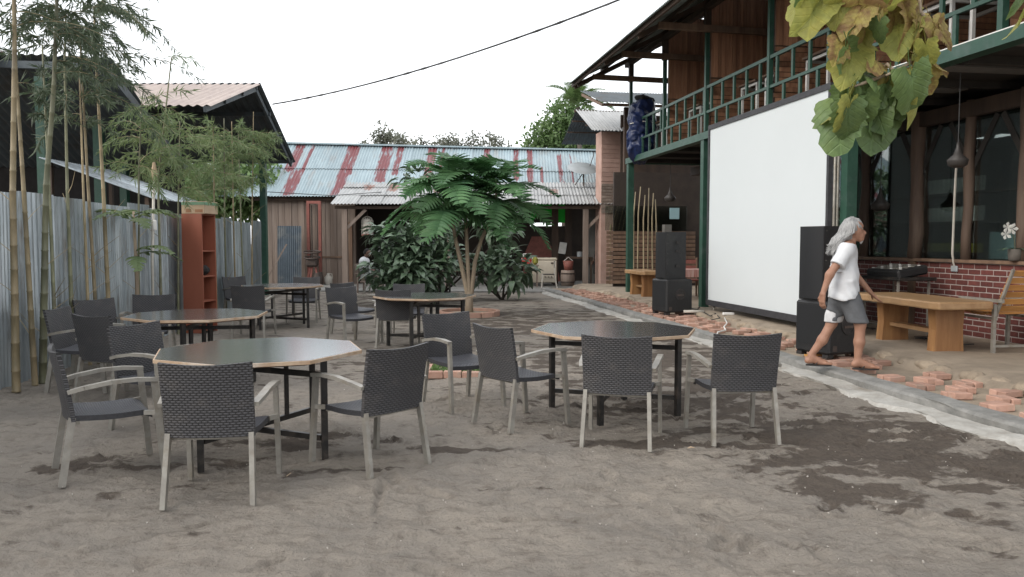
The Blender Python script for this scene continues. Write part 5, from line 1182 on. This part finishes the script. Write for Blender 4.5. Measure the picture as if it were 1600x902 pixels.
sdf([((-.06, 0, 1.24), (-.04, 0, 1.28), .1, .098)], .02, .02, lambda X, D: np.maximum(D, 1.2-X[..., 2]-.6*(-.02-X[..., 0]))).build('hair', 'black_cloth', pc, smooth=True)
ac = thing('wooden_armchair', 'pale wooden armchair under the seated person by the shrub', 'chair', sp, R(-8))
B().cbox((.06, 0, .34), (.52, .52, .05), .01).build('seat', 'wood_plank', ac); B().cbox((-.30, 0, .65), (.03, .5, .5), .01, Euler((0, R(-10), 0)).to_matrix()).build('backrest', 'wood_plank', ac)
for s in (-1, 1):
    B().bar((.28, s*.29, 0), (.28, s*.29, .58), .045).build('leg', 'wood_plank', ac); B().bar((-.26, s*.29, 0), (-.26, s*.29, .58), .045).build('leg', 'wood_plank', ac); B().bar((-.34, s*.29, .595), (.34, s*.29, .595), .07, .03).build('armrest', 'wood_plank', ac)
# person standing in the shade under the canopy
sp = Vector((at(936, 440, 27.9).x, 27.75, .035)); pd = thing('person', 'person in dark clothes standing in the shade behind the canopy post', 'person', sp, R(200))
std = [((0, 0, .9), (0, 0, 1.2), .14, .15), ((0, -.15, 1.32), (0, .15, 1.32), .065, .065), ((0, 0, 1.32), (.02, 0, 1.42), .055, .05), ((.02, 0, 1.5), (.02, 0, 1.54), .09, .095), ((.08, 0, 1.47), (.09, 0, 1.47), .045, .04), ((0, -.2, 1.3), (.03, -.25, 1.03), .05, .042), ((.03, -.25, 1.03), (.14, -.22, .86), .042, .03), ((0, .2, 1.3), (.03, .25, 1.03), .05, .042), ((.03, .25, 1.03), (.14, .22, .86), .042, .03)]
for s in (-1, 1): std += [((0, s*.09, .9), (.01, s*.09, .5), .09, .062), ((.01, s*.09, .5), (-.01, s*.09, .09), .06, .038), ((-.02, s*.09, .035), (.16, s*.1, .028), .04, .03)]
sdf(std+hand((.14, -.22, .86), (.2, -.2, .76), 1)+hand((.14, .22, .86), (.2, .2, .76), -1), .018, .035).build('body', 'skin2', pd, smooth=True)
sdf([((0, 0, .5), (0, 0, 1.2), .23, .17), ((0, -.16, 1.32), (0, .16, 1.32), .08, .08), ((0, -.2, 1.3), (.03, -.25, 1.03), .07, .065), ((0, .2, 1.3), (.03, .25, 1.03), .07, .065)], .02, .05, lambda X, D: np.maximum(D, .42-X[..., 2])).build('clothes', 'black_cloth', pd, smooth=True)
sdf([((0, 0, 1.53), (.0, 0, 1.57), .10, .10)], .02, .02, lambda X, D: np.maximum(D, X[..., 0]-.075)).build('hair', 'black_cloth', pd, smooth=True)
# ================================================================== VEGETATION
def leafquad(b, p, d, n, l, w_):                                    # pointed two-triangle leaf
    d = d.normalized(); x = d.cross(n)
    if x.length < 1e-4: x = Vector((1, 0, 0))
    x.normalize(); o = len(b.v); q = p+d*l*.4; b.v += [tuple(p), tuple(q+x*w_), tuple(p+d*l), tuple(q-x*w_)]; b.f.append((o, o+1, o+2, o+3))
def rv(r): 
    v = Vector((r.gauss(0, 1), r.gauss(0, 1), r.gauss(0, 1))); return v.normalized()
def spray(b, tw, p, d, r, L, n, droop, ll, lw):                     # bamboo twig with narrow leaves
    pts = [p.copy()]; q = p.copy(); dd = d.normalized()
    for i in range(6):
        dd = (dd+Vector((0, 0, -droop))+rv(r)*.12).normalized(); q = q+dd*L/6; pts.append(q.copy())
        for k in range(n//6):
            f = (dd*.7+rv(r)*.75+Vector((0, 0, -.35))).normalized(); leafquad(b, q-dd*r.random()*L/6, f, rv(r), ll*r.uniform(.6, 1.2), lw*r.uniform(.7, 1.2))
    tw.tube(pts, [.004, .0035, .003, .0028, .0024, .002, .0015], 4, cap=False)
def bamboo(label, base, pts_px, rad, fol, seed, green=False, dark=False, leafsc=1.):
    """pts_px: pixel points up the culm in the culm's own depth; fol: (zlow, zhigh, n_branches, reach, leaves)"""
    r = random.Random(seed); t = thing('bamboo', label, 'bamboo', base, 0, 'bamboo culms along the corrugated fence'); base = Vector(base)
    P = [Vector((0, 0, -.02))]+[at(px, py, base.y)-base for px, py in pts_px]
    # resample with nodes
    L = [0]
    for a, b_ in zip(P, P[1:]): L.append(L[-1]+(b_-a).length)
    def pos(s):
        for i in range(len(P)-1):
            if s <= L[i+1] or i == len(P)-2: return P[i].lerp(P[i+1], (s-L[i])/max(1e-6, L[i+1]-L[i]))
    tot = L[-1]; s = 0; path, rr = [], []; nodes = []
    while s < tot:
        f = 1-.62*s/tot; x0 = rad*f
        path += [pos(s), pos(min(tot, s+.008)), pos(min(tot, s+.02))]; rr += [x0, x0*1.14, x0*.98]; nodes.append(s); s += r.uniform(.20, .32)
    path.append(pos(tot)); rr.append(rad*.35)
    B().tube(path, rr, 8).build('culm', 'culm_green' if green else 'culm', t, smooth=True)
    lf, tw = B(), B()
    for (z0, z1, nb, reach, nl) in fol:
        for k in range(nb):
            s = z0+(z1-z0)*r.random(); s = min(s, tot); p = pos(s); a = r.uniform(0, 6.283); d = Vector((math.cos(a), math.sin(a)*.8, r.uniform(.1, .9)))
            spray(lf, tw, p, d, r, reach*r.uniform(.5, 1.15), nl, r.uniform(.12, .3), .15*leafsc, .0085*leafsc)
    for k in range(3):                                               # bare side twigs
        p = pos(tot*r.uniform(.12, .5)); a = r.uniform(0, 6.28); d = Vector((math.cos(a), math.sin(a), .9)); tw.tube([p, p+d*.12, p+d*.3+rv(r)*.04], [.006, .004, .002], 4, cap=False)
    if lf.v: o = lf.build('foliage', 'bleaf_dark' if dark else 'bleaf', t); stuff(o)
    stuff(tw.build('twigs', 'culm', t)); return t
def fb(px, off=.28):
    a = (px-800)/F; y = (5.05-off)/(-a*1.0-.062); return (fx(y)+off, y, 0)
bamboo('thickest tan bamboo culm at the left picture edge', fb(18), [(20, 300), (23, 60), (20, -90)], .043, [(3.8, 4.9, 14, .9, 72)], 1, dark=True)
bamboo('tan bamboo culm leaning out just right of the thickest one', fb(48), [(36, 280), (25, 110), (22, 20)], .034, [(3.3, 4.1, 4, .5, 42)], 2, dark=True)
bamboo('mottled thick bamboo culm with dark top left of the green shed post', fb(60), [(72, 290), (84, 140), (90, -30)], .044, [(3.2, 4.8, 30, .9, 84)], 3, green=True, dark=True)
bamboo('slim dark bamboo culm beside the green shed post', fb(83, .2), [(77, 300), (68, 110), (66, 70)], .026, [(2.7, 3.7, 5, .4, 42)], 4, green=True, dark=True)
bamboo('bamboo culm standing right of the green shed post', fb(110, .2), [(105, 290), (101, 95), (103, 20)], .028, [(3.3, 4.7, 18, .85, 78)], 5, green=True, dark=True)
bamboo('left one of the close bamboo pair near the picture left', fb(136, .2), [(130, 290), (124, 110)], .024, [(2.9, 3.6, 6, .5, 48)], 6, dark=True)
bamboo('right one of the close bamboo pair near the picture left', fb(150, .25), [(137, 280), (127, 100), (125, 50)], .028, [(3.0, 4.4, 9, .8, 60)], 7, dark=True)
bamboo('straight yellow bamboo culm right of the close pair', fb(169, .25), [(161, 290), (148, 62), (147, 10)], .034, [(3.6, 4.9, 28, 1.2, 90)], 8, dark=True)
bamboo('young feathery bamboo beside the fence left of the cabinet', fb(213, .2), [(217, 270), (222, 150)], .022, [(2.6, 3.7, 19, .8, 72)], 9, green=True)
bamboo('thin dark bamboo culm behind the pale pole', fb(250, .2), [(247, 280), (268, 90)], .026, [(2.5, 3.4, 18, .8, 72), (3.4, 4.6, 7, .6, 36)], 10, green=True)
for k, (px, pxt, top, lab) in enumerate(((276, 281, 190, 'feathery bamboo rising just behind the cabinet'), (337, 333, 200, 'first bamboo right of the cabinet, crown touching the dark shed roof'), (352, 350, 185, 'second bamboo right of the cabinet'), (367, 362, 190, 'third bamboo right of the cabinet'), (380, 372, 195, 'fourth bamboo right of the cabinet'), (392, 396, 175, 'fifth and rightmost leafy bamboo right of the cabinet'))):
    bamboo(lab, fb(px, .16), [((px+pxt)/2, 330), (pxt, top)], .024, [(2.4+.1*k, 3.7+.09*k, 17, .85, 66)], 20+k, green=k % 2 == 0, leafsc=1.15)
# young tree with broad cut leaves at the fence
def pinnate(L, n, w_, droop=.35, wob=0., seed=0):                    # one compound frond along +x: rachis with comb-like pinnae
    b = B(); r = random.Random(seed); pts = []
    for i in range(13):
        t = i/12; pts.append(Vector((L*t, 0, .22*L*math.sin(t*1.7)-droop*L*t*t)))
    b.tube(pts, [.011*(1-.8*i/12) for i in range(13)], 5, cap=False)
    for i in range(n):
        t = .14+.84*(i+.5)/n; k = min(11, int(t*12)); f = t*12-k; p = pts[k].lerp(pts[k+1], f); tg = (pts[k+1]-pts[k]).normalized()
        ln = w_*math.sin(math.pi*(.14+.80*t))**.75*(1-.18*t)
        for s in (-1, 1):
            d = Vector((.42+.25*t, s, .12-.28*r.random())).normalized(); hw_ = L*.84/n*.64; x = tg; G = []
            for q in range(5):
                u = q/4; c = p+d*ln*u+Vector((0, 0, -.20*ln*u*u)); ww = hw_*(.55+.45*math.sin(math.pi*min(1, .25+u*.9)))*(1 if q < 4 else .35)
                G.append([c-x*ww+Vector((0, 0, .25*ww)), c, c+x*ww+Vector((0, 0, .25*ww))])
            b.grid(G)
    return b
yt = thing('young_tree', 'young sapling with feathery green leaves in front of the fence', 'sapling', (*fb(210, .5)[:2], 0)); B().tube([(0, 0, -.02), (.03, 0, 1.0), (.0, .02, 2.0)], [.035, .028, .016], 8).build('trunk', 'bark', yt, smooth=True)
fr_small = [pinnate(.62, 10, .17, .4, seed=s).build('tmp', 'bleaf') for s in (1, 2)]; fm = [o.data for o in fr_small]; [bpy.data.objects.remove(o) for o in fr_small]
for k, (a, z, e) in enumerate(((.1, 1.95, .1), (1.0, 1.9, .2), (2.2, 1.95, .1), (3.1, 1.9, .25), (4.3, 1.9, .1), (5.4, 1.85, .0), (6.0, 1.45, .1), (.5, 1.4, .0), (5.2, 1.35, -.1))):
    inst(fm[k % 2], 'frond', yt, Matrix.Translation((.01, .01, z)) @ Euler((0, -e, a)).to_matrix().to_4x4())
# feathery tree in the middle
tb_ = gp(733, 489); tb_ = Vector((tb_.x, 16.9, 0)); tb_.x = at(733, 480, 16.9).x
ft = thing('feathery_tree', 'young tree with large comb-like feathery fronds in the middle of the yard', 'tree', tb_)
def tp_(px, py, dy=0): return at(px, py, 16.9+dy)-tb_
B().tube([(0, 0, -.03), (.0, 0, .25), (.01, 0, .5)], [.10, .085, .08], 9).build('trunk', 'bark', ft, smooth=True)
stems = [[(731, 462), (722, 420), (712, 375), (705, 335), (700, 300)], [(734, 465), (731, 420), (729, 370), (727, 335), (733, 290)], [(736, 462), (742, 410), (752, 375), (765, 345), (775, 305)]]
tips = []
for k, s in enumerate(stems):
    pts = [Vector((0, 0, .35))]+[tp_(*q, dy=(k-1)*.15*i/4) for i, q in enumerate(s)]; B().tube(pts, [.06, .05, .045, .04, .034, .022], 8).build('stem', 'bark', ft, smooth=True); tips.append(pts[-1]); 
fr_big = []
for sd in range(4):
    o = pinnate(1.32, 16, .50, .50+.12*(sd % 2), seed=10+sd).build('tmp', 'frond', smooth=False); fr_big.append(o.data); bpy.data.objects.remove(o)
r = random.Random(77); nfr = 0
for k, tip in enumerate(tips):
    for lev, (zo, n_, e0) in enumerate(((.30, 5, .55), (.08, 6, .25), (-.18, 6, -.02), (-.42, 4, -.22))):
        for j in range(n_):
            a = 6.283*j/n_+lev*.55+k*.7+r.uniform(-.25, .25); s = r.uniform(.85, 1.12)*(1 if lev else .8)
            if lev == 3 and math.sin(a) > .6: continue
            p = tip+Vector((0, 0, zo-.05)) if lev < 2 else tip+Vector((0, 0, zo+.02))
            inst(r.choice(fr_big), 'frond', ft, Matrix.Translation(p) @ Euler((r.uniform(-.3, .3), -e0+r.uniform(-.15, .15), a)).to_matrix().to_4x4() @ Matrix.Scale(s, 4)); nfr += 1
    B().tube([tip, tip+Vector((0, 0, .3))], [.022, .01], 6).build('twig', 'bark', ft)
# brick edging round the tree and the small planter
r = random.Random(12)
pe = thing('tree_planter', 'curved brick edging around the foot of the feathery tree', 'planter', (tb_.x, tb_.y, 0))
brk = bpy.data.meshes.get(bm_.name)
for k in range(14):
    a = 2*math.pi*k/14; inst(bm_, 'brick', pe, Matrix.Translation((.62*math.cos(a), .62*math.sin(a), .045)) @ Euler((0, 0, a+1.57)).to_matrix().to_4x4() @ Matrix.Diagonal((1.3, .8, 2.0, 1)))
B().lathe([(.56, 0), (.5, .05), (.1, .07)], n=16).build('soil', 'dirt', pe)
c = (gp(668, 590)+gp(775, 590))/2; pc_ = thing('brick_planter', 'small square brick-edged planter with green ground cover by the chairs', 'planter', (c.x, c.y+.42, 0))
hw_ = .43
for k in range(4):
    for s, ax in ((-1, 0), (1, 0), (-1, 1), (1, 1)):
        q = -hw_+.11+k*.215; pos_ = (q, s*hw_) if ax == 0 else (s*hw_, q); o = inst(bm_, 'brick', pc_, Matrix.Translation((pos_[0], pos_[1], .035+r.uniform(-.006, .006))) @ Euler((0, 0, (0 if ax == 0 else 1.57)+r.uniform(-.04, .04))).to_matrix().to_4x4() @ Matrix.Diagonal((1, .9, 1.35, 1)))
gc = B(); r = random.Random(13)
for k in range(2600):
    p = Vector((r.uniform(-.37, .37), r.uniform(-.37, .37), r.uniform(.01, .09))); leafquad(gc, p, rv(r)+Vector((0, 0, .4)), rv(r), r.uniform(.02, .04), .009)
stuff(gc.build('ground_cover', 'groundcover', pc_)); B().box((0, 0, .012), (.76, .76, .03)).build('soil', 'dirt', pc_)
# broad-leaved shrubs
def broadleaf(L, W, fold=.25, droop=.2):
    b = B(); G = []
    for i in range(7):
        t = i/6; w_ = W*math.sin(math.pi*(.04+.94*t))**.8*(1-.25*t); c = Vector((L*t, 0, .12*L*math.sin(math.pi*t)-droop*L*t*t)); G.append([c+Vector((0, -w_, w_*fold)), c, c+Vector((0, w_, w_*fold))])
    return b.grid(G)
bl = []
for L_, W_, f_, d_ in ((.30, .075, .3, .2), (.34, .095, .2, .4), (.26, .065, .4, .1)):
    o = broadleaf(L_, W_, f_, d_).build('tmp', 'shrubleaf', smooth=True); bl.append(o.data); bpy.data.objects.remove(o)
def shrub(label, base, blobs, n, stems_, seed, sc=1., extra=0):
    r = random.Random(seed); t = thing('broad_leaved_shrub', label, 'shrub', base); base = Vector(base); tot = sum(q[3]**2 for q in blobs)
    more = B()
    for (px, py, Y, rad) in blobs:
        c = at(px, py, Y)-base; B().tube([Vector((r.uniform(-.1, .1), r.uniform(-.1, .1), 0)), c*.5+Vector((0, 0, -.1)), c], [.035, .025, .012], 6).build('stem', 'bark_dark', t, smooth=True)
        nn = int(n*rad*rad/tot)
        for k in range(nn+int(extra*rad*rad/tot)):
            d = rv(r); p = c+d*rad*r.random()**.45
            out = (d+Vector((0, -.15, .25))+rv(r)*.55).normalized(); e = math.asin(max(-1, min(1, out.z)))*.7-.15; a = math.atan2(out.y, out.x)
            mx = Matrix.Translation(p) @ Euler((r.uniform(-.5, .5), -e, a)).to_matrix().to_4x4() @ Matrix.Scale(sc*r.uniform(.7, 1.2), 4)
            if k < nn: inst(r.choice(bl), 'leaf', t, mx)
            else:
                me = r.choice(bl); more.add([v.co for v in me.vertices], [tuple(f.vertices) for f in me.polygons], mx)
    if more.v: stuff(more.build('inner_leaves', 'shrubleaf', t, smooth=True))
    return t
sb = Vector((at(650, 460, 20.5).x, 20.5, 0))
shrub('large dark broad-leaved shrub left of the feathery tree', sb, [(640, 385, 20.2, .55), (610, 380, 20.4, .42), (668, 370, 20.5, .5), (600, 420, 20.0, .42), (640, 425, 19.8, .55), (678, 420, 20.2, .5), (612, 445, 19.7, .35), (655, 450, 19.7, .35), (590, 365, 20.6, .25), (700, 400, 20.6, .35)], 290, 8, 50, 1.0, extra=950)
sb = Vector((at(785, 450, 21.5).x, 21.5, 0))
shrub('low broad-leaved plant right of the feathery tree trunk', sb, [(760, 415, 21.3, .42), (790, 412, 21.3, .38), (815, 420, 21.3, .32), (745, 425, 21.5, .3), (800, 432, 21.0, .3)], 110, 5, 51, 1.25, extra=120)
sb = Vector((at(640, 460, 23.0).x+.9, 23.0, 0))
shrub('taller broad-leaved bush top showing above the feathery fronds', sb, [(652, 278, 23, .35), (632, 280, 23, .22), (695, 262, 23, .22), (790, 360, 22.6, .45), (765, 355, 22.8, .4), (700, 345, 22.6, .5)], 110, 5, 52, 1.25, extra=160)
# trees far behind the roof
def leaftree(name, label, base, blobs, lm, lsz, dens, seed, trunk=.12, grp='trees behind the far roof', bark='bark_dark'):
    r = random.Random(seed); t = thing(name, label, 'tree', base, 0, grp); base = Vector(base); cr = B()
    tops = []
    for (px, py, Y, rx, rz2) in blobs:
        c = at(px, py, Y)-base; tops.append(c)
        for k in range(int(dens*rx*rz2)):
            d = rv(r); rad = r.random()**.5; cl = c+Vector((d.x*rx, d.y*rx, d.z*rz2))*rad
            for q in range(5): leafquad(cr, cl+rv(r)*lsz*.9, rv(r), rv(r), lsz*r.uniform(.6, 1.2), lsz*.28)
    stuff(cr.build('crown', lm, t)); top = tops[0]; b = B(); b.tube([(0, 0, -.1), top*.5+Vector((.1, 0, 0)), top], [trunk, trunk*.75, trunk*.25], 7)
    for c in tops[1:]: b.tube([top*.55, top*.55+(c-top*.55)*.5+Vector((0, 0, .1)), c], [trunk*.45, trunk*.3, trunk*.1], 5)
    b.build('trunk', bark, t, smooth=True); return t
def fbase(px, Y): return (at(px, 440, Y).x, Y, 0)
leaftree('tree', 'tall grey-green tree above the roof, leftmost and largest there', fbase(605, 46), [(598, 208, 46, .7, .6), (612, 222, 46, .8, .5), (588, 224, 46, .5, .4), (625, 222, 46, .6, .5), (590, 232, 46, 1.6, .4), (628, 230, 46, 1.2, .5), (604, 214, 46, .45, .5)], 'haze_leaf', .24, 85, 60)
leaftree('tree', 'small wispy treetop just right of the leftmost one above the roof', fbase(660, 48), [(662, 222, 48, .5, .6), (655, 230, 48, .5, .3), (668, 228, 48, .4, .3)], 'haze_leaf', .2, 50, 61)
leaftree('tree', 'low rounded treetop above the roof centre', fbase(698, 48), [(690, 224, 48, .7, .5), (706, 222, 48, .7, .5), (700, 230, 48, 1.2, .4), (716, 229, 48, .5, .35)], 'haze_leaf', .24, 70, 62)
leaftree('tree', 'narrow treetop above the roof, left one of a close pair', fbase(740, 48), [(740, 216, 48, .42, .5), (742, 226, 48, .6, .5), (734, 229, 48, .4, .3)], 'haze_leaf', .22, 80, 63)
leaftree('tree', 'narrow treetop above the roof, right one of a close pair', fbase(768, 48), [(764, 218, 48, .5, .5), (775, 224, 48, .7, .5), (768, 230, 48, .8, .35), (788, 231, 48, .6, .25)], 'haze_leaf', .22, 75, 64)
leaftree('tree', 'bright green tree behind the far roof beside the tin gable annex', fbase(880, 44), [(880, 195, 44, 1.5, 1.5), (858, 215, 44, 1.5, 1.0), (905, 215, 44, 1.6, 1.2), (840, 228, 44, 1.0, .6), (892, 175, 44, .9, .9), (875, 230, 44, 1.6, .8), (920, 228, 44, 1.6, .7)], 'greenleaf', .26, 130, 65, .2)
leaftree('tree', 'pale-leaved tree seen below the shed roof behind the fence', fbase(330, 30), [(300, 280, 30, 1.8, 1.0), (350, 290, 30, 1.6, 1.0), (250, 285, 30, 1.3, .9), (390, 300, 30, 1.2, 1.1), (320, 310, 29, 1.6, .7), (270, 262, 30, 1.2, .6), (370, 318, 30, 1.6, .8), (400, 280, 30, 1.2, .8)], 'greenleaf', .24, 190, 66, .14, 'trees beyond the fence')
# palm top
pb = Vector((at(905, 440, 40).x, 40, 0)); pm = thing('palm_tree', 'palm crown rising behind the tin gable annex', 'palm', pb); top = at(903, 168, 40)-pb
B().tube([(0, 0, 0), top*.5+Vector((.15, 0, 0)), top], [.16, .13, .1], 8).build('trunk', 'bark_dark', pm, smooth=True)
o = pinnate(2.3, 24, .55, .6, seed=90).build('tmp', 'greenleaf'); pmd = o.data; bpy.data.objects.remove(o); r = random.Random(9)
for k in range(13):
    a = 6.283*k/13; e = r.uniform(.2, 1.25); inst(pmd, 'frond', pm, Matrix.Translation(top) @ Euler((0, -e, a)).to_matrix().to_4x4() @ Matrix.Scale(r.uniform(.7, .95), 4))
# cables overhead
a = at(426, 163, 20.4); b_ = Vector((H(5.2, 11.9).x, H(5.2, 11.9).y, 5.98)); pts = []
for i in range(25):
    t = i/24; p = a.lerp(b_, t); p.z -= .28*4*t*(1-t); pts.append(p)
cb_ = B().tube(pts, .017, 6); 
for ph in (0, 3.14): cb_.tube([p+Vector((0, .014*math.cos(i*9+ph), .014*math.sin(i*9+ph))) for i, p in enumerate(pts)], .012, 5)
tag(cb_.build('power_cable', 'cable'), 'twisted power cable sagging from the shed gable to the house eave', 'cable')
a, b_ = at(418, 262, 23.3), at(560, 196, 40); 
a2 = at(470, 330, 28.7)
tag(B().tube([at(418, 300, 23.3), (at(418, 300, 23.3)+at(600, 300, 28.3))/2+Vector((0, 0, -.12)), at(600, 300, 28.3)], .012, 5).build('thin_wire', 'cable'), 'thin wire running from the green shed post to the far roof', 'wire')
# hanging branch, top right
hb = thing('hanging_branch', 'branch of yellowing lobed leaves hanging into the top right corner', 'branch', (3.9, 2.3, 0)); hb0 = Vector((3.9, 2.3, 0)); YB = 3.1
B().tube([(0, 0, -.05), (-.05, .0, 1.5), (-.0, .1, 3.2), (-.2, .4, 4.2)], [.14, .12, .10, .07], 9).build('trunk', 'bark', hb, smooth=True)
def bp(px, py, dy=0.): return at(px, py, YB+dy)-hb0
limb = [Vector((-.2, .4, 4.2)), Vector((-1.2, .7, 3.9)), bp(1440, -170), bp(1430, -60)]
B().tube(limb, [.06, .045, .03, .018], 7).build('limb', 'bark', hb, smooth=True)
tws = [[(1430, -60), (1437, 0), (1440, 60), (1420, 100), (1398, 112), (1384, 118)], [(1430, -60), (1380, -20), (1340, 10), (1322, 60)], [(1420, -80), (1330, -40), (1265, -8)], [(1384, 118), (1350, 130), (1325, 138)], [(1440, -150), (1560, -60), (1610, -20), (1606, 30)], [(1398, 112), (1386, 100), (1378, 108), (1380, 125)], [(1440, 20), (1452, 40), (1460, 70)]]
for k, tw in enumerate(tws): B().tube([bp(x, y, .03*math.sin(i+k)) for i, (x, y) in enumerate(tw)], [.007]*(len(tw)-1)+[.004], 5).build('twig', 'bark', hb, smooth=True)
def lobed(seed, L=.30):
    r = random.Random(seed); n = 44; ring = []
    for k in range(n):
        a = -math.pi+2*math.pi*k/n                                   # a=0 is the tip
        lob = .60+.40*max(0, math.cos(a))**1.1+.13*math.cos(3*a)+.07*math.cos(5*a+.4)+.075*r.uniform(-1, 1)
        if abs(abs(a)-math.pi) < .28: lob *= .35
        ring.append((lob*math.cos(a)*.55+.38, lob*math.sin(a)*.62))
    b = B(); rows = []
    c = (.33, 0)
    def z(x, y): return .22*abs(y)**1.2-.40*max(0, x-.2)**2-.55*y*y+.035*math.sin(9*x+seed)*math.cos(8*y)+.02*math.sin(17*y+seed*2)
    for f in (.28, .55, .8, 1.0): rows.append([Vector(((c[0]+(x-c[0])*f)*L, (c[1]+(y-c[1])*f)*L, z(c[0]+(x-c[0])*f, (y-c[1])*f)*L)) for x, y in ring+[ring[0]]])
    b.grid(rows); o = len(b.v); b.v.append((c[0]*L, 0, 0)); b.f += [(o, k, k+1) for k in range(n)]
    b.tube([(-.2*L, 0, .05*L), (0, 0, 0), (.3*L, 0, .002*L), (.75*L, 0, z(.75, 0)*L+.002)], [.003, .003, .0025, .001], 4, cap=False)
    return b
lms = {}
for kk, m_ in (('y', 'leaf_y'), ('b', 'leaf_b'), ('g', 'leaf_g')):
    lms[kk] = []
    for sd in range(3):
        o = lobed(sd+{'y': 0, 'b': 10, 'g': 20}[kk]).build('tmp', m_, smooth=True); lms[kk].append(o.data); bpy.data.objects.remove(o)
# (stalk px, tip px, colour, length scale, yaw toward viewer)
LV = [((1290, -25), (1262, 55), 'y', .9), ((1256, -20), (1250, 12), 'g', .5), ((1300, -30), (1300, 32), 'y', .8), ((1320, -20), (1312, 45), 'b', .9), ((1340, -25), (1345, 62), 'b', 1.), ((1352, 0), (1335, 60), 'y', .8), ((1372, -15), (1362, 40), 'y', .8), ((1350, 25), (1348, 90), 'b', .9), ((1375, 20), (1370, 70), 'g', .7),
      ((1400, -10), (1408, 58), 'b', 1.), ((1418, 0), (1400, 70), 'b', 1.), ((1425, -25), (1392, 38), 'y', .9), ((1440, 10), (1448, 78), 'b', 1.05), ((1450, 20), (1476, 62), 'b', .9), ((1438, 38), (1425, 98), 'b', 1.05), ((1445, 55), (1452, 110), 'y', .9), ((1460, 40), (1480, 66), 'b', .6),
      ((1428, 95), (1458, 148), 'b', 1.), ((1420, 100), (1446, 190), 'y', 1.1), ((1405, 112), (1425, 165), 'y', .9), ((1432, 88), (1465, 120), 'b', .8),
      ((1384, 112), (1382, 165), 'b', .75), ((1390, 118), (1400, 215), 'g', 1.15), ((1400, 122), (1412, 185), 'g', 1.0), ((1365, 128), (1376, 230), 'g', 1.2), ((1350, 130), (1350, 200), 'g', 1.0), ((1340, 135), (1315, 175), 'g', .9), ((1330, 142), (1318, 215), 'y', .85), ((1325, 150), (1328, 225), 'g', .9), ((1322, 60), (1318, 112), 'g', .6), ((1345, 110), (1375, 128), 'g', .6), ((1326, 70), (1330, 100), 'b', .4),
      ((1608, 0), (1588, 60), 'y', .9), ((1600, -30), (1592, 25), 'g', .8), ((1620, 20), (1602, 58), 'y', .8), ((1375, 95), (1350, 118), 'g', .6)]
r = random.Random(44)
LV += [((a[0]+r.uniform(-16, 16), a[1]+r.uniform(-14, 6)), (b_[0]+r.uniform(-22, 22), b_[1]+r.uniform(-22, 6)), r.choice(c+c+'yb') if a[1] < 100 else r.choice(c+c+'g'), s*.8) for a, b_, c, s in LV if r.random() < .95 and a[0] < 1500]
for k, (a, b_, c, s) in enumerate(LV):
    p, q = bp(*a, dy=r.uniform(-.12, .12)), bp(*b_, dy=r.uniform(-.1, .1)); d = (q-p); L = d.length; d.normalize()
    nrm = Vector((r.uniform(-1.2, 1.2), -1, r.uniform(-.2, .6))); nrm = (nrm-d*nrm.dot(d)).normalized(); x = nrm.cross(d)
    mx = Matrix((d, x, nrm)).transposed().to_4x4(); sc_ = min(.92, max(L/.30, .42*s)*r.uniform(.8, 1.05))
    inst(r.choice(lms[c]), 'leaf', hb, Matrix.Translation(p) @ mx @ Matrix.Diagonal((sc_, sc_*r.uniform(.8, 1.1), sc_, 1)))
